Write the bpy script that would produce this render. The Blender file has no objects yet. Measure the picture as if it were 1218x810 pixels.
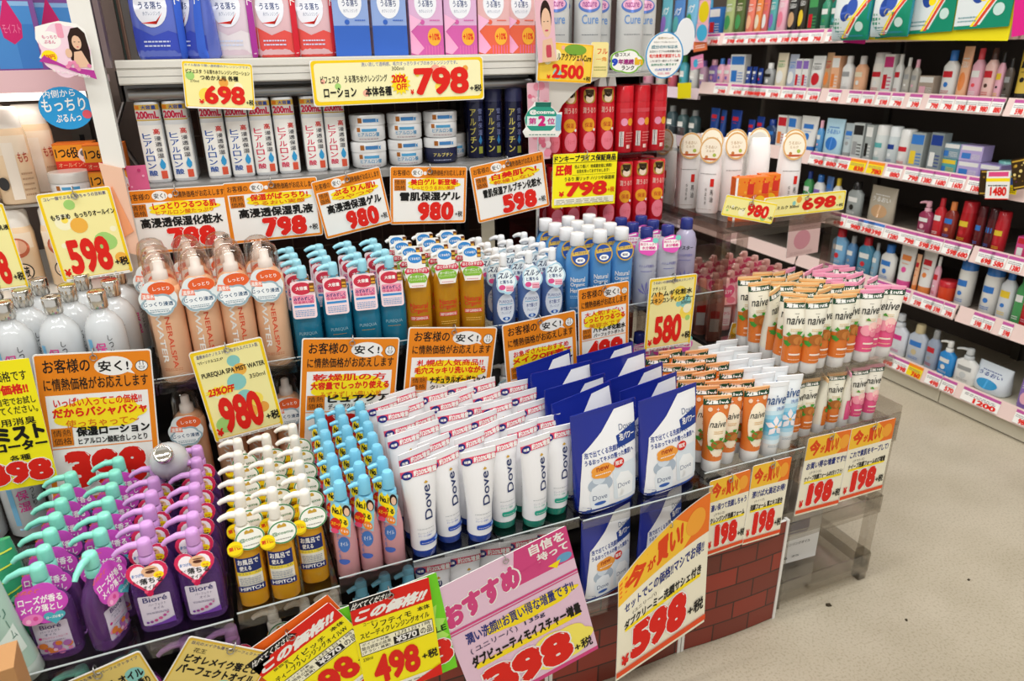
import bpy, bmesh, math, random
from mathutils import Vector, Matrix

C = bpy.context.scene
col = C.collection
PI = math.pi
R = math.radians
rnd = random.Random(7)

# ---------------------------------------------------------------- camera
FPX = 852.6                       # focal length in pixels of the 1218 x 810 frame
EYE = Vector((0, 0, 1.05))
yaw, pit, rol = R(21.98), R(22.01), R(0.861)
fw = Vector((math.sin(yaw)*math.cos(pit), math.cos(yaw)*math.cos(pit), -math.sin(pit)))
rt = Vector((math.cos(yaw), -math.sin(yaw), 0))
dn = fw.cross(rt)
rt, dn = (math.cos(rol)*rt + math.sin(rol)*dn), (-math.sin(rol)*rt + math.cos(rol)*dn)
cam = bpy.data.cameras.new('camera')
cam.sensor_width = 36
cam.lens = FPX/1218*36
cam.clip_start = 0.02
cam.dof.use_dof = True
cam.dof.focus_distance = 1.12
cam.dof.aperture_fstop = 7.1
cam_o = bpy.data.objects.new('camera', cam)
col.objects.link(cam_o)
cam_o.matrix_world = Matrix(((rt.x, -dn.x, -fw.x, EYE.x), (rt.y, -dn.y, -fw.y, EYE.y), (rt.z, -dn.z, -fw.z, EYE.z), (0, 0, 0, 1)))
C.camera = cam_o

# ---------------------------------------------------------------- light
C.view_settings.view_transform = 'Standard'
C.view_settings.look = 'None'
C.view_settings.gamma = 1
C.view_settings.use_curve_mapping = False
C.view_settings.exposure = 0.0
w = bpy.data.worlds.new('store_air')
C.world = w
w.use_nodes = True
w.node_tree.nodes['Background'].inputs[0].default_value = (1.0, 0.992, 0.975, 1)
w.node_tree.nodes['Background'].inputs[1].default_value = 0.75
def tube_light(x, y, z, e, along='x', L=1.25):
    l = bpy.data.lights.new('fluorescent_tube', 'AREA')
    l.shape = 'RECTANGLE'
    l.size, l.size_y = (L, .14) if along == 'x' else (.14, L)
    l.energy = e
    l.color = (1.0, 0.992, 0.975)
    o = bpy.data.objects.new('fluorescent_tube', l)
    o.location = (x, y, z)
    col.objects.link(o)
for x, y in ((-1.3, -.5), (.2, -.5), (1.45, -.3), (-.9, .75), (.35, .75), (1.45, .9), (-.6, 2.2), (.8, 2.2), (1.5, 2.6), (1.4, 4.0)):
    tube_light(x, y, 2.62, 14.5)

# ---------------------------------------------------------------- materials
def lin(h):
    h = h.lstrip('#')
    v = [int(h[i:i+2], 16)/255 for i in (0, 2, 4)]
    return tuple((c/12.92 if c <= .04045 else ((c+.055)/1.055)**2.4) for c in v) + (1,)
_M = {}
def mat(h, rough=.5, spec=.35, tr=0, metal=0, coat=0, ior=1.4):
    key = (h, rough, spec, tr, metal, coat, ior)
    if key in _M: return _M[key]
    m = bpy.data.materials.new('colour_' + h.lstrip('#') + ('_clear' if tr else '_metal' if metal else ''))
    m.use_nodes = True
    b = m.node_tree.nodes['Principled BSDF']
    b.inputs['Base Color'].default_value = lin(h)
    b.inputs['Roughness'].default_value = rough
    b.inputs['Specular IOR Level'].default_value = spec
    b.inputs['Transmission Weight'].default_value = tr
    b.inputs['Metallic'].default_value = metal
    b.inputs['Coat Weight'].default_value = coat
    b.inputs['IOR'].default_value = ior
    _M[key] = m
    return m
def gl(h): return mat(h, .22, .5, coat=.25)              # glossy plastic
def pp(h): return mat(h, .5, .3)                         # paper and print
def liquid(h, t=.7): return mat(h, .06, .5, tr=t, ior=1.33)
def metal(h, r=.25): return mat(h, r, .5, metal=1)
def film(name, tint, gloss):                             # thin clear plastic
    if name in _M: return _M[name]
    m = bpy.data.materials.new(name)
    m.use_nodes = True
    nt = m.node_tree
    nt.nodes.remove(nt.nodes['Principled BSDF'])
    out = nt.nodes['Material Output']
    t = nt.nodes.new('ShaderNodeBsdfTransparent')
    t.inputs[0].default_value = lin(tint)
    g = nt.nodes.new('ShaderNodeBsdfGlossy')
    g.inputs['Roughness'].default_value = .08
    lw = nt.nodes.new('ShaderNodeLayerWeight')
    lw.inputs[0].default_value = gloss
    mx = nt.nodes.new('ShaderNodeMixShader')
    nt.links.new(lw.outputs['Facing'], mx.inputs[0])
    nt.links.new(t.outputs[0], mx.inputs[1])
    nt.links.new(g.outputs[0], mx.inputs[2])
    nt.links.new(mx.outputs[0], out.inputs[0])
    _M[name] = m
    return m
ACR = film('clear_acrylic', '#f4f4f3', .12)
ACRD = film('smoky_acrylic', '#efedea', .13)
CASE = film('smoky_case_plastic', '#e0dad6', .17)
DOME = film('clear_dome', '#f6efea', .2)
WHITE = gl('#f2f2f0')
CARD = pp('#f4f2ec')
STEEL = metal('#b8b8b6', .3)
BLACK = pp('#181818')

def noise_mat(name, c1, c2, scale, rough=.5, detail=6, bump=0):
    m = bpy.data.materials.new(name)
    m.use_nodes = True
    nt = m.node_tree
    b = nt.nodes['Principled BSDF']
    tc = nt.nodes.new('ShaderNodeTexCoord')
    n = nt.nodes.new('ShaderNodeTexNoise')
    n.inputs['Scale'].default_value = scale
    n.inputs['Detail'].default_value = detail
    r = nt.nodes.new('ShaderNodeValToRGB')
    r.color_ramp.elements[0].position = .38
    r.color_ramp.elements[1].position = .62
    r.color_ramp.elements[0].color = lin(c1)
    r.color_ramp.elements[1].color = lin(c2)
    nt.links.new(tc.outputs['Object'], n.inputs['Vector'])
    nt.links.new(n.outputs[0], r.inputs[0])
    nt.links.new(r.outputs[0], b.inputs['Base Color'])
    b.inputs['Roughness'].default_value = rough
    return m

# ---------------------------------------------------------------- mesh tools
class MB:
    def __init__(s):
        s.v, s.f, s.mi, s.sm, s.mats = [], [], [], [], []
    def add(s, vs, fs, m, smooth=False):
        if m not in s.mats: s.mats.append(m)
        i, o = s.mats.index(m), len(s.v)
        s.v += [tuple(v) for v in vs]
        for f in fs:
            s.f.append([k+o for k in f]); s.mi.append(i); s.sm.append(smooth)
        return s
    def box(s, x0, x1, y0, y1, z0, z1, m):
        v = [(x, y, z) for x in (x0, x1) for y in (y0, y1) for z in (z0, z1)]
        return s.add(v, [(0,1,3,2),(4,6,7,5),(0,4,5,1),(2,3,7,6),(0,2,6,4),(1,5,7,3)], m)
    def loft(s, secs, m, cap=(1, 1), smooth=True):
        n = len(secs[0]); v = [p for q in secs for p in q]; f = []
        for k in range(len(secs)-1):
            for i in range(n):
                j = (i+1) % n
                f.append((k*n+i, k*n+j, (k+1)*n+j, (k+1)*n+i))
        s.add(v, f, m, smooth)
        if cap[0]: s.add(secs[0], [tuple(range(n))[::-1]], m)
        if cap[1]: s.add(secs[-1], [tuple(range(n))], m)
        return s
    def lathe(s, prof, m, n=18, x=0, y=0, cap=(1, 1)):
        return s.loft([[(x+r*math.cos(2*PI*i/n), y+r*math.sin(2*PI*i/n), z) for i in range(n)] for z, r in prof], m, cap)
    def tube(s, path, r, m, n=8):
        path = [Vector(p) for p in path]; secs = []
        for i, p in enumerate(path):
            t = (path[min(i+1, len(path)-1)] - path[max(i-1, 0)]).normalized()
            a = t.cross(Vector((0, 0, 1)))
            if a.length < .05: a = t.cross(Vector((1, 0, 0)))
            a.normalize(); b = t.cross(a)
            rr = r[i] if isinstance(r, (list, tuple)) else r
            secs.append([p + rr*(math.cos(2*PI*k/n)*a + math.sin(2*PI*k/n)*b) for k in range(n)])
        return s.loft(secs, m)
    def ring(s, c, R0, r, m, ax='y', n=18):
        secs = []
        for i in range(n):
            a = 2*PI*i/n; sec = []
            for k in range(6):
                b = 2*PI*k/6; q = R0 + r*math.cos(b)
                p = (q*math.cos(a), r*math.sin(b), q*math.sin(a)) if ax == 'y' else (r*math.sin(b), q*math.cos(a), q*math.sin(a))
                sec.append((c[0]+p[0], c[1]+p[1], c[2]+p[2]))
            secs.append(sec)
        secs.append(secs[0])
        return s.loft(secs, m, (0, 0))
    def slab(s, pts, t, m, back=None, at=(0, 0, 0)):       # flat card of outline pts (x, z), front towards -y
        n = len(pts)
        fr = [(at[0]+x, at[1]-t/2, at[2]+z) for x, z in pts]; bk = [(at[0]+x, at[1]+t/2, at[2]+z) for x, z in pts]
        s.add(fr, [tuple(range(n))], m)
        s.add(bk, [tuple(range(n))[::-1]], back or m)
        s.add(fr+bk, [(i, n+i, n+(i+1) % n, (i+1) % n) for i in range(n)], back or m)
        return s
    def build(s, name):
        me = bpy.data.meshes.new(name)
        me.from_pydata(s.v, [], s.f)
        for m in s.mats: me.materials.append(m)
        me.polygons.foreach_set('material_index', s.mi)
        me.polygons.foreach_set('use_smooth', s.sm)
        me.update()
        return me

class Body:                                                # lofted body: profile rows (z, half width, half depth, squareness)
    def __init__(s, prof): s.p = prof
    def at(s, z):
        p = s.p
        if z <= p[0][0]: return p[0][1:]
        for a, b in zip(p, p[1:]):
            if z <= b[0]:
                t = (z-a[0])/max(b[0]-a[0], 1e-9)
                return tuple(a[k]+t*(b[k]-a[k]) for k in (1, 2, 3))
        return p[-1][1:]
    def sec(s, z, a, b, q, n):
        o = []
        for i in range(n):
            t = 2*PI*i/n; c, d = math.cos(t), math.sin(t)
            o.append((a*math.copysign(abs(c)**(2/q), c), b*math.copysign(abs(d)**(2/q), d), z))
        return o
    def put(s, mb, m, n=22, cap=(1, 1)):
        return mb.loft([s.sec(*r, n) for r in s.p], m, cap)
    def surf(s, u, z, off):
        a, b, q = s.at(z)
        if q <= 2.05:
            t = max(-1.5, min(1.5, u/max(a, 1e-4)))
            return ((a+off)*math.sin(t), -(b+off)*math.cos(t), z)
        x = max(-.985*a, min(.985*a, u))
        return (x*(1+off/max(a, 1e-4)), -b*(1-abs(x/a)**q)**(1/q)-off, z)

_T = {}
def glyphs(text, bold=0):
    k = (text, bold)
    if k in _T: return _T[k]
    cu = bpy.data.curves.new('t', 'FONT')
    cu.body = text; cu.size = 1; cu.resolution_u = 3
    o = bpy.data.objects.new('t', cu)
    me = o.to_mesh()
    v = [(p.co.x, p.co.y) for p in me.vertices]
    f = [tuple(p.vertices) for p in me.polygons]
    o.to_mesh_clear(); bpy.data.objects.remove(o); bpy.data.curves.remove(cu)
    lay = [0]*len(v)
    if bold and v:
        nd = 8 if bold > .04 else 4
        V, F, lay = [], [], []
        for i in range(nd):
            a = 2*PI*(i+.5)/nd; o0 = len(V)
            V += [(x+bold*math.cos(a), y+bold*math.sin(a)) for x, y in v]; lay += [i]*len(v)
            F += [tuple(q+o0 for q in g) for g in f]
        if bold > .06:
            o0 = len(V); V += v; lay += [8]*len(v); F += [tuple(q+o0 for q in g) for g in f]
        v, f = V, F
    if not v: v, f, lay = [(0, 0), (.01, 0), (.01, .01)], [(0, 1, 2)], [0]*3
    x0, x1 = min(p[0] for p in v), max(p[0] for p in v); y0, y1 = min(p[1] for p in v), max(p[1] for p in v)
    sx, sy = max(x1-x0, 1e-4), max(y1-y0, 1e-4)
    _T[k] = ([((x-x0)/sx, (y-y0)/sy) for x, y in v], f, lay)
    return _T[k]

def circ(cx, cy, rx, ry, n=20): return [(cx+rx*math.cos(2*PI*i/n), cy+ry*math.sin(2*PI*i/n)) for i in range(n)]
def rrect(x0, y0, x1, y1, r, ry=None):
    ry = ry or r; o = []
    for cx, cy, a in ((x1-r, y1-ry, 0), (x0+r, y1-ry, 90), (x0+r, y0+ry, 180), (x1-r, y0+ry, 270)):
        for k in range(5):
            t = R(a+k*22.5); o.append((cx+r*math.cos(t), cy+ry*math.sin(t)))
    return o
def heart(cx, cy, w, h):
    o = []
    for i in range(28):
        t = 2*PI*i/28
        o.append((cx+w/2*math.sin(t)**3, cy+h/2*(13*math.cos(t)-5*math.cos(2*t)-2*math.cos(3*t)-math.cos(4*t)+2.5)/14.6))
    return o[::-1]
def star(cx, cy, rx, ry, n=12, q=.72): 
    return [(cx+rx*(1 if i % 2 else q)*math.cos(PI*i/n), cy+ry*(1 if i % 2 else q)*math.sin(PI*i/n)) for i in range(2*n)]
def cloud(cx, cy, rx, ry, n=6, k=.1):
    return [(cx+rx*(1-k+k*abs(math.cos(n*PI*i/60)))*math.cos(2*PI*i/60), cy+ry*(1-k+k*abs(math.cos(n*PI*i/60)))*math.sin(2*PI*i/60)) for i in range(60)]

class Print:                                               # printed shapes in unit coordinates of a w x h field, centre at 0
    def __init__(s, w, h): s.w, s.h, s.it = w, h, []
    def _p(s, p): return ((p[0]-.5)*s.w, (p[1]-.5)*s.h)
    def poly(s, pts, m):
        s.it.append(([s._p(p) for p in pts], [tuple(range(len(pts)))], m)); return s
    def rect(s, x0, y0, x1, y1, m): return s.poly([(x0, y0), (x1, y0), (x1, y1), (x0, y1)], m)
    def rr(s, x0, y0, x1, y1, r, m): return s.poly(rrect(x0, y0, x1, y1, r, r*s.w/s.h), m)
    def ell(s, cx, cy, rx, ry, m, n=20): return s.poly(circ(cx, cy, rx, ry, n), m)
    def dot(s, cx, cy, r, m, n=16): return s.poly(circ(cx, cy, r, r*s.w/s.h, n), m)
    def text(s, t, x0, y0, x1, y1, m, bold=0, rot=0, slant=0, dy=0):
        gv, gf, lay = glyphs(t, bold); o = []
        for a, b in gv:
            a2 = a + slant*(b-.5)
            if rot == 90: p = (x1-(x1-x0)*b, y0+(y1-y0)*a)
            elif rot == -90: p = (x0+(x1-x0)*b, y1-(y1-y0)*a)
            else: p = (x0+(x1-x0)*a2, y0+(y1-y0)*b+dy*a)
            o.append(s._p(p))
        s.it.append((o, gf, m, lay)); return s
    def vtext(s, t, x0, y0, x1, y1, m, bold=0):
        n = len(t); d = (y1-y0)/n
        for i, ch in enumerate(t):
            pad = .12*d
            ya, yb = y1-(i+1)*d+pad, y1-i*d-pad
            if ch in 'ーー-': s.rect((x0+x1)/2-.06*(x1-x0), ya, (x0+x1)/2+.06*(x1-x0), yb, m)
            else: s.text(ch, x0, ya, x1, yb, m, bold)
        return s
    def lines(s, x0, y0, x1, y1, n, m, k=.35):              # rows of tiny print
        d = (y1-y0)/n
        for i in range(n):
            y = y0+i*d; q = x0
            while q < x1:
                e = min(x1, q+rnd.uniform(.06, .16)*(x1-x0)); s.rect(q, y, e, y+d*k, m); q = e+.03*(x1-x0)
        return s
    def emit(s, mb, fn, step=None, base=.0002, dl=.00003):
        off = base
        for it in s.it:
            v, f, m = it[:3]; lay = it[3] if len(it) > 3 else None
            off += dl
            if step:
                bm = bmesh.new(); ly = bm.verts.layers.float.new('l'); bv = []
                for i, (x, y) in enumerate(v):
                    q = bm.verts.new((x, y, 0)); q[ly] = lay[i] if lay else 0; bv.append(q)
                for g in f:
                    try: bm.faces.new([bv[i] for i in g])
                    except ValueError: pass
                bmesh.ops.triangulate(bm, faces=bm.faces[:])
                us = [x for x, _ in v]; q = math.ceil(min(us)/step)*step
                while q < max(us):
                    bmesh.ops.bisect_plane(bm, geom=bm.verts[:]+bm.edges[:]+bm.faces[:], plane_co=(q, 0, 0), plane_no=(1, 0, 0)); q += step
                vs = [y for _, y in v]
                if max(vs)-min(vs) > .02:
                    q = math.ceil(min(vs)/.012)*.012
                    while q < max(vs):
                        bmesh.ops.bisect_plane(bm, geom=bm.verts[:]+bm.edges[:]+bm.faces[:], plane_co=(0, q, 0), plane_no=(0, 1, 0)); q += .012
                bm.verts.index_update()
                mb.add([fn(p.co.x, p.co.y, off+p[ly]*1e-5) for p in bm.verts], [[p.index for p in g.verts] for g in bm.faces], m, True)
                bm.free()
            else:
                mb.add([fn(x, y, off+(lay[i]*1e-5 if lay else 0)) for i, (x, y) in enumerate(v)], f, m)
            if lay: off += max(lay)*1e-5
        return mb
    def on(s, mb, body, zc, uc=0, step=.004, base=.0003):   # wrap round the front of a Body
        return s.emit(mb, lambda u, v, o: body.surf(u+uc, v+zc, o), step, base, .00005)
    def flat(s, mb, x=0, y=0, z=0):
        return s.emit(mb, lambda u, v, o: (x+u, y-o, z+v))

# ---------------------------------------------------------------- objects
def tag(o, label, cat, group=None, kind=None):
    if label: o['label'] = label
    if cat: o['category'] = cat
    if group: o['group'] = group
    if kind: o['kind'] = kind
    return o
class Kind:                                                # one kind of thing: parts (name, mesh, index of parent part or None)
    def __init__(s, name, cat): s.name, s.cat, s.parts = name, cat, []
    def part(s, name, mb, parent=None, label=None):
        s.parts.append((name, mb.build(name), parent, label)); return len(s.parts)-1
def place(K, loc, rz=0, label=None, group=None, rx=0, ry=0, sc=1, M=None):
    mw = M or (Matrix.Translation(loc) @ Matrix.Rotation(rz, 4, 'Z') @ Matrix.Rotation(rx, 4, 'X') @ Matrix.Rotation(ry, 4, 'Y') @ Matrix.Scale(sc, 4))
    if len(K.parts) == 1:
        o = bpy.data.objects.new(K.name, K.parts[0][1]); col.objects.link(o); o.matrix_world = mw
        return tag(o, label, K.cat, group)
    r = bpy.data.objects.new(K.name, None); r.empty_display_size = .02
    col.objects.link(r); r.matrix_world = mw
    tag(r, label, K.cat, group); made = []
    for n, me, pa, lb in K.parts:
        o = bpy.data.objects.new(n, me); col.objects.link(o)
        o.parent = r if pa is None else made[pa]
        if lb: o['label'] = lb
        made.append(o)
    return r
def struct(name, mb):
    o = bpy.data.objects.new(name, mb.build(name)); col.objects.link(o); o['kind'] = 'structure'; return o
ORD = 'first second third fourth fifth sixth seventh eighth ninth tenth eleventh twelfth'.split()
def od(i): return ORD[i] if i < 12 else '%dth' % (i+1)
def rowword(r): return 'front row' if r == 0 else od(r) + ' row back'
def ray(px, py): return ((px-609)/FPX)*rt + ((py-405)/FPX)*dn + fw
def at_plane(px, py, p0, n):
    d = ray(px, py); return EYE + d*((p0-EYE).dot(n)/d.dot(n))
def at_y(px, py, y): return at_plane(px, py, Vector((0, y, 0)), Vector((0, 1, 0)))
def project(p):
    d = p-EYE; z = d.dot(fw); return 609+FPX*d.dot(rt)/z, 405+FPX*d.dot(dn)/z
def grid(K, xs, ys, z, desc, group, rz=0, jit=3, skip=(), stag=0, jx=.002, sc=1):
    for r, y in enumerate(ys):
        for c, x in enumerate(xs):
            if (r, c) in skip: continue
            k = K[(r, c) in getattr(grid, 'alt', ())] if isinstance(K, list) else K
            place(k, (x+stag*r+rnd.uniform(-jx, jx), y+rnd.uniform(-.001, .001), z), R(rz+rnd.uniform(-jit, jit)),
                  '%s, %s, %s from left' % (desc, rowword(r), od(c)), group, sc=sc)

# ================================================================ setting
fl = noise_mat('floor_vinyl', '#b4aa95', '#beb4a0', 6, .34, 8)
nt = fl.node_tree
_b = nt.nodes['Principled BSDF']
_n = nt.nodes.new('ShaderNodeTexNoise'); _n.inputs['Scale'].default_value = 210; _n.inputs['Detail'].default_value = 4
_r = nt.nodes.new('ShaderNodeValToRGB'); _r.color_ramp.elements[0].position = .36; _r.color_ramp.elements[1].position = .5
_r.color_ramp.elements[0].color = lin('#a89c84'); _r.color_ramp.elements[1].color = (1, 1, 1, 1)
_x = nt.nodes.new('ShaderNodeMix'); _x.data_type = 'RGBA'; _x.blend_type = 'MULTIPLY'; _x.inputs[0].default_value = .3
_src = _b.inputs['Base Color'].links[0].from_socket
nt.links.new(nt.nodes['Texture Coordinate'].outputs['Object'], _n.inputs['Vector'])
nt.links.new(_n.outputs[0], _r.inputs[0])
nt.links.new(_src, _x.inputs[6]); nt.links.new(_r.outputs[0], _x.inputs[7]); nt.links.new(_x.outputs[2], _b.inputs['Base Color'])
struct('floor', MB().box(-4, 5, -3, 6, -.05, 0, fl))
struct('ceiling', MB().box(-4, 5, -3, 6, 2.7, 2.75, pp('#e6e4de')))
struct('wall_back', MB().box(-4, 5, 5.0, 5.1, 0, 2.7, pp('#23302c')))
struct('wall_right', MB().box(4.6, 4.7, -3, 6, 0, 2.7, pp('#8c8a84')))

def thing(name, label, cat, parts, loc=(0, 0, 0), group=None):
    r = bpy.data.objects.new(name, None); r.empty_display_size = .05; r.location = loc
    col.objects.link(r); tag(r, label, cat, group)
    for p in parts:
        o = bpy.data.objects.new(p[0], p[1].build(p[0])); col.objects.link(o); o.parent = r
        if len(p) > 2: o['label'] = p[2]
    return r
def grid_wires(mb, x0, x1, z0, z1, y, dx, dz, r, m):
    x = x0
    while x <= x1: mb.box(x-r, x+r, y-r, y+r, z0, z1, m); x += dx
    z = z0
    while z <= z1: mb.box(x0, x1, y-r, y+r, z-r, z+r, m); z += dz
    return mb

# ---- the long gondola on the left: shelf boards, lips, back panel, uprights
IV = gl('#dedbd2'); BRN = pp('#63493e'); GREY = gl('#8f8d8a'); DARK = pp('#2a2523')
def upright(x, y):
    m = MB().box(x-.016, x+.016, y-.012, y+.012, .385, 1.5, metal('#6a6660', .45))
    for k in range(40): m.box(x-.004, x+.004, y-.0128, y-.0118, .3+k*.03, .316+k*.03, BLACK)
    return m
lip = MB()
for z in (1.018, 1.028, 1.040): lip.box(-.112, .578, 1.272, 1.28, z-.006, z+.003, IV)
lip.box(-.112, .578, 1.275, 1.285, 1.010, 1.045, IV)
rail = MB().tube([(-.105, 1.30, .995), (.57, 1.30, .995)], .009, metal('#9a9a9a', .35), 12)
rail.box(-.11, .57, 1.31, 1.34, .985, 1.008, GREY)
thing('shelf_gondola', 'long ivory shelving bay with brown grid back between the white post and the chrome pole', 'shelving', [
    ('shelf_board', MB().box(-.112, .578, 1.285, 1.60, 1.030, 1.044, IV)),
    ('price_rail', lip),
    ('hanging_rail', rail, 'grey tube rail under the top shelf'),
    ('shelf_board', MB().box(-.122, .562, 1.265, 1.60, .848, .860, GREY)),
    ('back_panel', grid_wires(MB().box(-.12, .578, 1.62, 1.64, .385, 1.5, BRN), -.115, .575, .4, 1.3, 1.618, .05, .05, .0012, pp('#8a7060'))),
    ('upright', upright(-.095, 1.60)), ('upright', upright(.52, 1.60)),
    ('bracket', MB().box(-.117, -.113, 1.30, 1.6, .985, 1.03, DARK)), ('bracket', MB().box(.573, .577, 1.29, 1.6, .985, 1.03, DARK)),
    ('side_grid', grid_wires(MB(), 0, .16, 0, .22, 0, .02, .05, .001, STEEL)),
])
thing('shelf_gondola', 'left shelving bay with pale pink lip holding peach bottles', 'shelving', [
    ('shelf_board', MB().box(-.95, -.155, 1.275, 1.60, 1.008, 1.020, pp('#e6c8cc'))),
    ('price_rail', MB().box(-.95, -.155, 1.266, 1.275, 1.004, 1.034, pp('#e0b9be')), 'pale pink shelf lip'),
    ('shelf_board', MB().box(-.95, -.13, 1.27, 1.60, .694, .706, IV)),
    ('wire_shelf', grid_wires(MB(), -.95, -.14, .838, .84, 1.31, .1, .01, .002, STEEL).box(-.95, -.14, 1.31, 1.58, .836, .840, ACR)),
    ('back_panel', MB().box(-.95, -.125, 1.62, 1.64, .385, 1.5, pp('#6a5c54'))), ('upright', upright(-.22, 1.60)),
    ('cross_brace', MB().tube([(-.20, 1.59, .84), (-.13, 1.59, .99)], .004, STEEL).tube([(-.13, 1.588, .84), (-.20, 1.588, .99)], .004, STEEL))])
sg = bpy.data.objects['side_grid']; sg.location = (.575, 1.42, .80); sg.rotation_euler = (0, 0, R(90))
# white divider post and the pink and orange strips below it
thing('divider_post', 'white square divider post between the two shelf bays', 'post', [
    ('post_body', MB().box(-.152, -.124, 1.235, 1.262, .895, 1.25, gl('#ebe9e2'))),
    ('side_channel', MB().box(-.122, -.115, 1.24, 1.28, 1.035, 1.25, metal('#8a7878', .4))),
    ('foot_strip', MB().box(-.148, -.128, 1.25, 1.256, .60, .895, pp('#d9d4cc')))])
pk = MB().box(-.126, -.098, 1.2615, 1.2635, .70, .894, pp('#d9608c'))
P_ = Print(.028, .19)
for i in range(26): P_.dot(rnd.uniform(.08, .92), rnd.uniform(.02, .98), rnd.uniform(.03, .1), pp('#f2a9c4') if i % 3 else pp('#c43a70'))
P_.flat(pk, -.112, 1.2615, .797)
tag(bpy.data.objects.new('cardboard_strip', pk.build('cardboard_strip')), 'pink dotted cardboard strip below the white divider post', 'cardboard strip')
og = MB().slab([(-.157, .905), (-.128, .895), (-.127, .76), (-.151, .77)], .003, pp('#efc3a8'), at=(0, 1.232, 0))
og.slab([(-.156, .86), (-.146, .87), (-.13, .80), (-.148, .79)], .001, pp('#f0a070'), at=(0, 1.2295, 0))
tag(bpy.data.objects.new('cardboard_strip', og.build('cardboard_strip')), 'pale orange cardboard strip beside the 598 yellow sign', 'cardboard strip')
for o in bpy.data.objects:
    if o.name.startswith('cardboard_strip') and not o.users_collection: col.objects.link(o)
# chrome pole at the end of the bay, face poster, pink strip
tag(bpy.data.objects.new('chrome_pole', MB().tube([(.568, 1.265, .60), (.568, 1.265, 1.098)], .0045, metal('#cfcfcf', .2), 10).build('chrome_pole')), 'slim chrome pole at the end of the shelf bay', 'pole')
col.objects.link(bpy.data.objects['chrome_pole'])

l_ = bpy.data.lights.new('shelf_light', 'AREA'); l_.shape = 'RECTANGLE'; l_.size, l_.size_y = .7, .03; l_.energy = .45; l_.color = (1, .98, .93)
o = bpy.data.objects.new('shelf_light', l_); col.objects.link(o); o.location = (-.53, 1.33, .998)
lt = bpy.data.materials.new('lit_tube'); lt.use_nodes = True
lt.node_tree.nodes['Principled BSDF'].inputs['Emission Color'].default_value = (1, .97, .88, 1); lt.node_tree.nodes['Principled BSDF'].inputs['Emission Strength'].default_value = 1.4
thing('shelf_lamp', 'lit tube lamp under the pale pink left shelf', 'lamp', [('lamp_tube', MB().tube([(-.90, 1.36, .995), (-.17, 1.36, .995)], .006, lt, 12)), ('lamp_housing', MB().box(-.90, -.17, 1.345, 1.375, 1.001, 1.0075, IV))])

# ---- stepped deck under the display, two brick-print panels in front
struct('trim_1', MB().box(-.95, .885, .86, 1.62, 0, .215, DARK))
bk = bpy.data.materials.new('brick_print'); bk.use_nodes = True
nt = bk.node_tree; bt = nt.nodes.new('ShaderNodeTexBrick'); tc = nt.nodes.new('ShaderNodeTexCoord'); mp = nt.nodes.new('ShaderNodeMapping')
mp.inputs['Rotation'].default_value = (R(90), 0, 0)
bt.inputs['Color1'].default_value = lin('#96301f'); bt.inputs['Color2'].default_value = lin('#5e2418'); bt.inputs['Mortar'].default_value = lin('#34130e')
bt.inputs['Scale'].default_value = 1; bt.inputs['Brick Width'].default_value = .082; bt.inputs['Row Height'].default_value = .041
bt.inputs['Mortar Size'].default_value = .0016; bt.inputs['Bias'].default_value = -.1
nt.links.new(tc.outputs['Object'], mp.inputs[0]); nt.links.new(mp.outputs[0], bt.inputs['Vector'])
nt.links.new(bt.outputs[0], nt.nodes['Principled BSDF'].inputs['Base Color']); nt.nodes['Principled BSDF'].inputs['Roughness'].default_value = .35
def brick_panel(x0, x1, label, bow, top=.204):
    fr, n = [], 16
    def yy(x): return .838-bow*math.sin(PI*(x-x0)/(x1-x0))
    m = MB(); xs = [x0+(x1-x0)*i/n for i in range(n+1)]
    m.add([(x, yy(x), z) for z in (.001, top) for x in xs], [(i, i+1, n+2+i, n+1+i) for i in range(n)], bk, True)
    m.add([(x, yy(x)+.006, z) for z in (.001, top) for x in xs], [(i, n+1+i, n+2+i, i+1) for i in range(n)], CARD, True)
    m.add([(x, yy(x)+d, top) for d in (0, .006) for x in xs], [(i, i+1, n+2+i, n+1+i) for i in range(n)], CARD)
    return thing('brick_panel', label, 'panel', [('printed_board', m),
        ('edge_trim', MB().box(x1-.003, x1+.003, .836, .846, 0, top+.002, gl('#e8e6e0')), 'white edge strip'),
        ('edge_trim', MB().box(x0-.003, x0+.003, .836, .846, 0, top+.002, gl('#e8e6e0')), 'white edge strip')])
brick_panel(.672, .887, 'brick-print cardboard panel at the aisle end of the display', .004, .232)
brick_panel(.40, .664, 'brick-print cardboard panel below the large pink sign', .004)
brick_panel(.12, .392, 'brick-print cardboard panel below the lime-backed price sign', .004)
brick_panel(-.30, .112, 'brick-print cardboard panel at the left below the oil signs', .004)

# ---- clear trays: one thing each
def tray(x0, x1, y0, y1, z, label, lipz=.014, m=ACR, drop=0, back=True, name='clear_tray'):
    parts = [('tray_plate', MB().box(x0, x1, y0, y1, z-.003, z, m)),
             ('front_lip', MB().box(x0, x1, y0-.002, y0, z-.012, z+lipz, m).box(x0, x1, y0-.0024, y0-.0002, z+lipz-.001, z+lipz, gl('#c4cccc')))]  # pale strip along the lip's top edge is a painted highlight
    if drop: parts.append(('support', MB().box(x0+.004, x1-.004, y1-.003, y1, z-drop, z-.003, m)))
    return thing(name, label, 'tray', parts, group=None)
D = .385-.2185-.003
tray(-.42, -.065, .782, 1.075, .385, 'clear plastic tray under the purple cleansing oil bottles', drop=.1635)
tray(-.06, .068, .79, 1.075, .385, 'clear plastic tray under the golden cleansing oil bottles', drop=.1635)
tray(.07, .170, .805, 1.075, .385, 'clear plastic tray under the pink cleansing oil bottles', drop=.1635)
tray(.172, .300, .808, 1.075, .385, 'clear plastic tray under the blue-banded white tubes', lipz=.006, drop=.1635)
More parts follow.
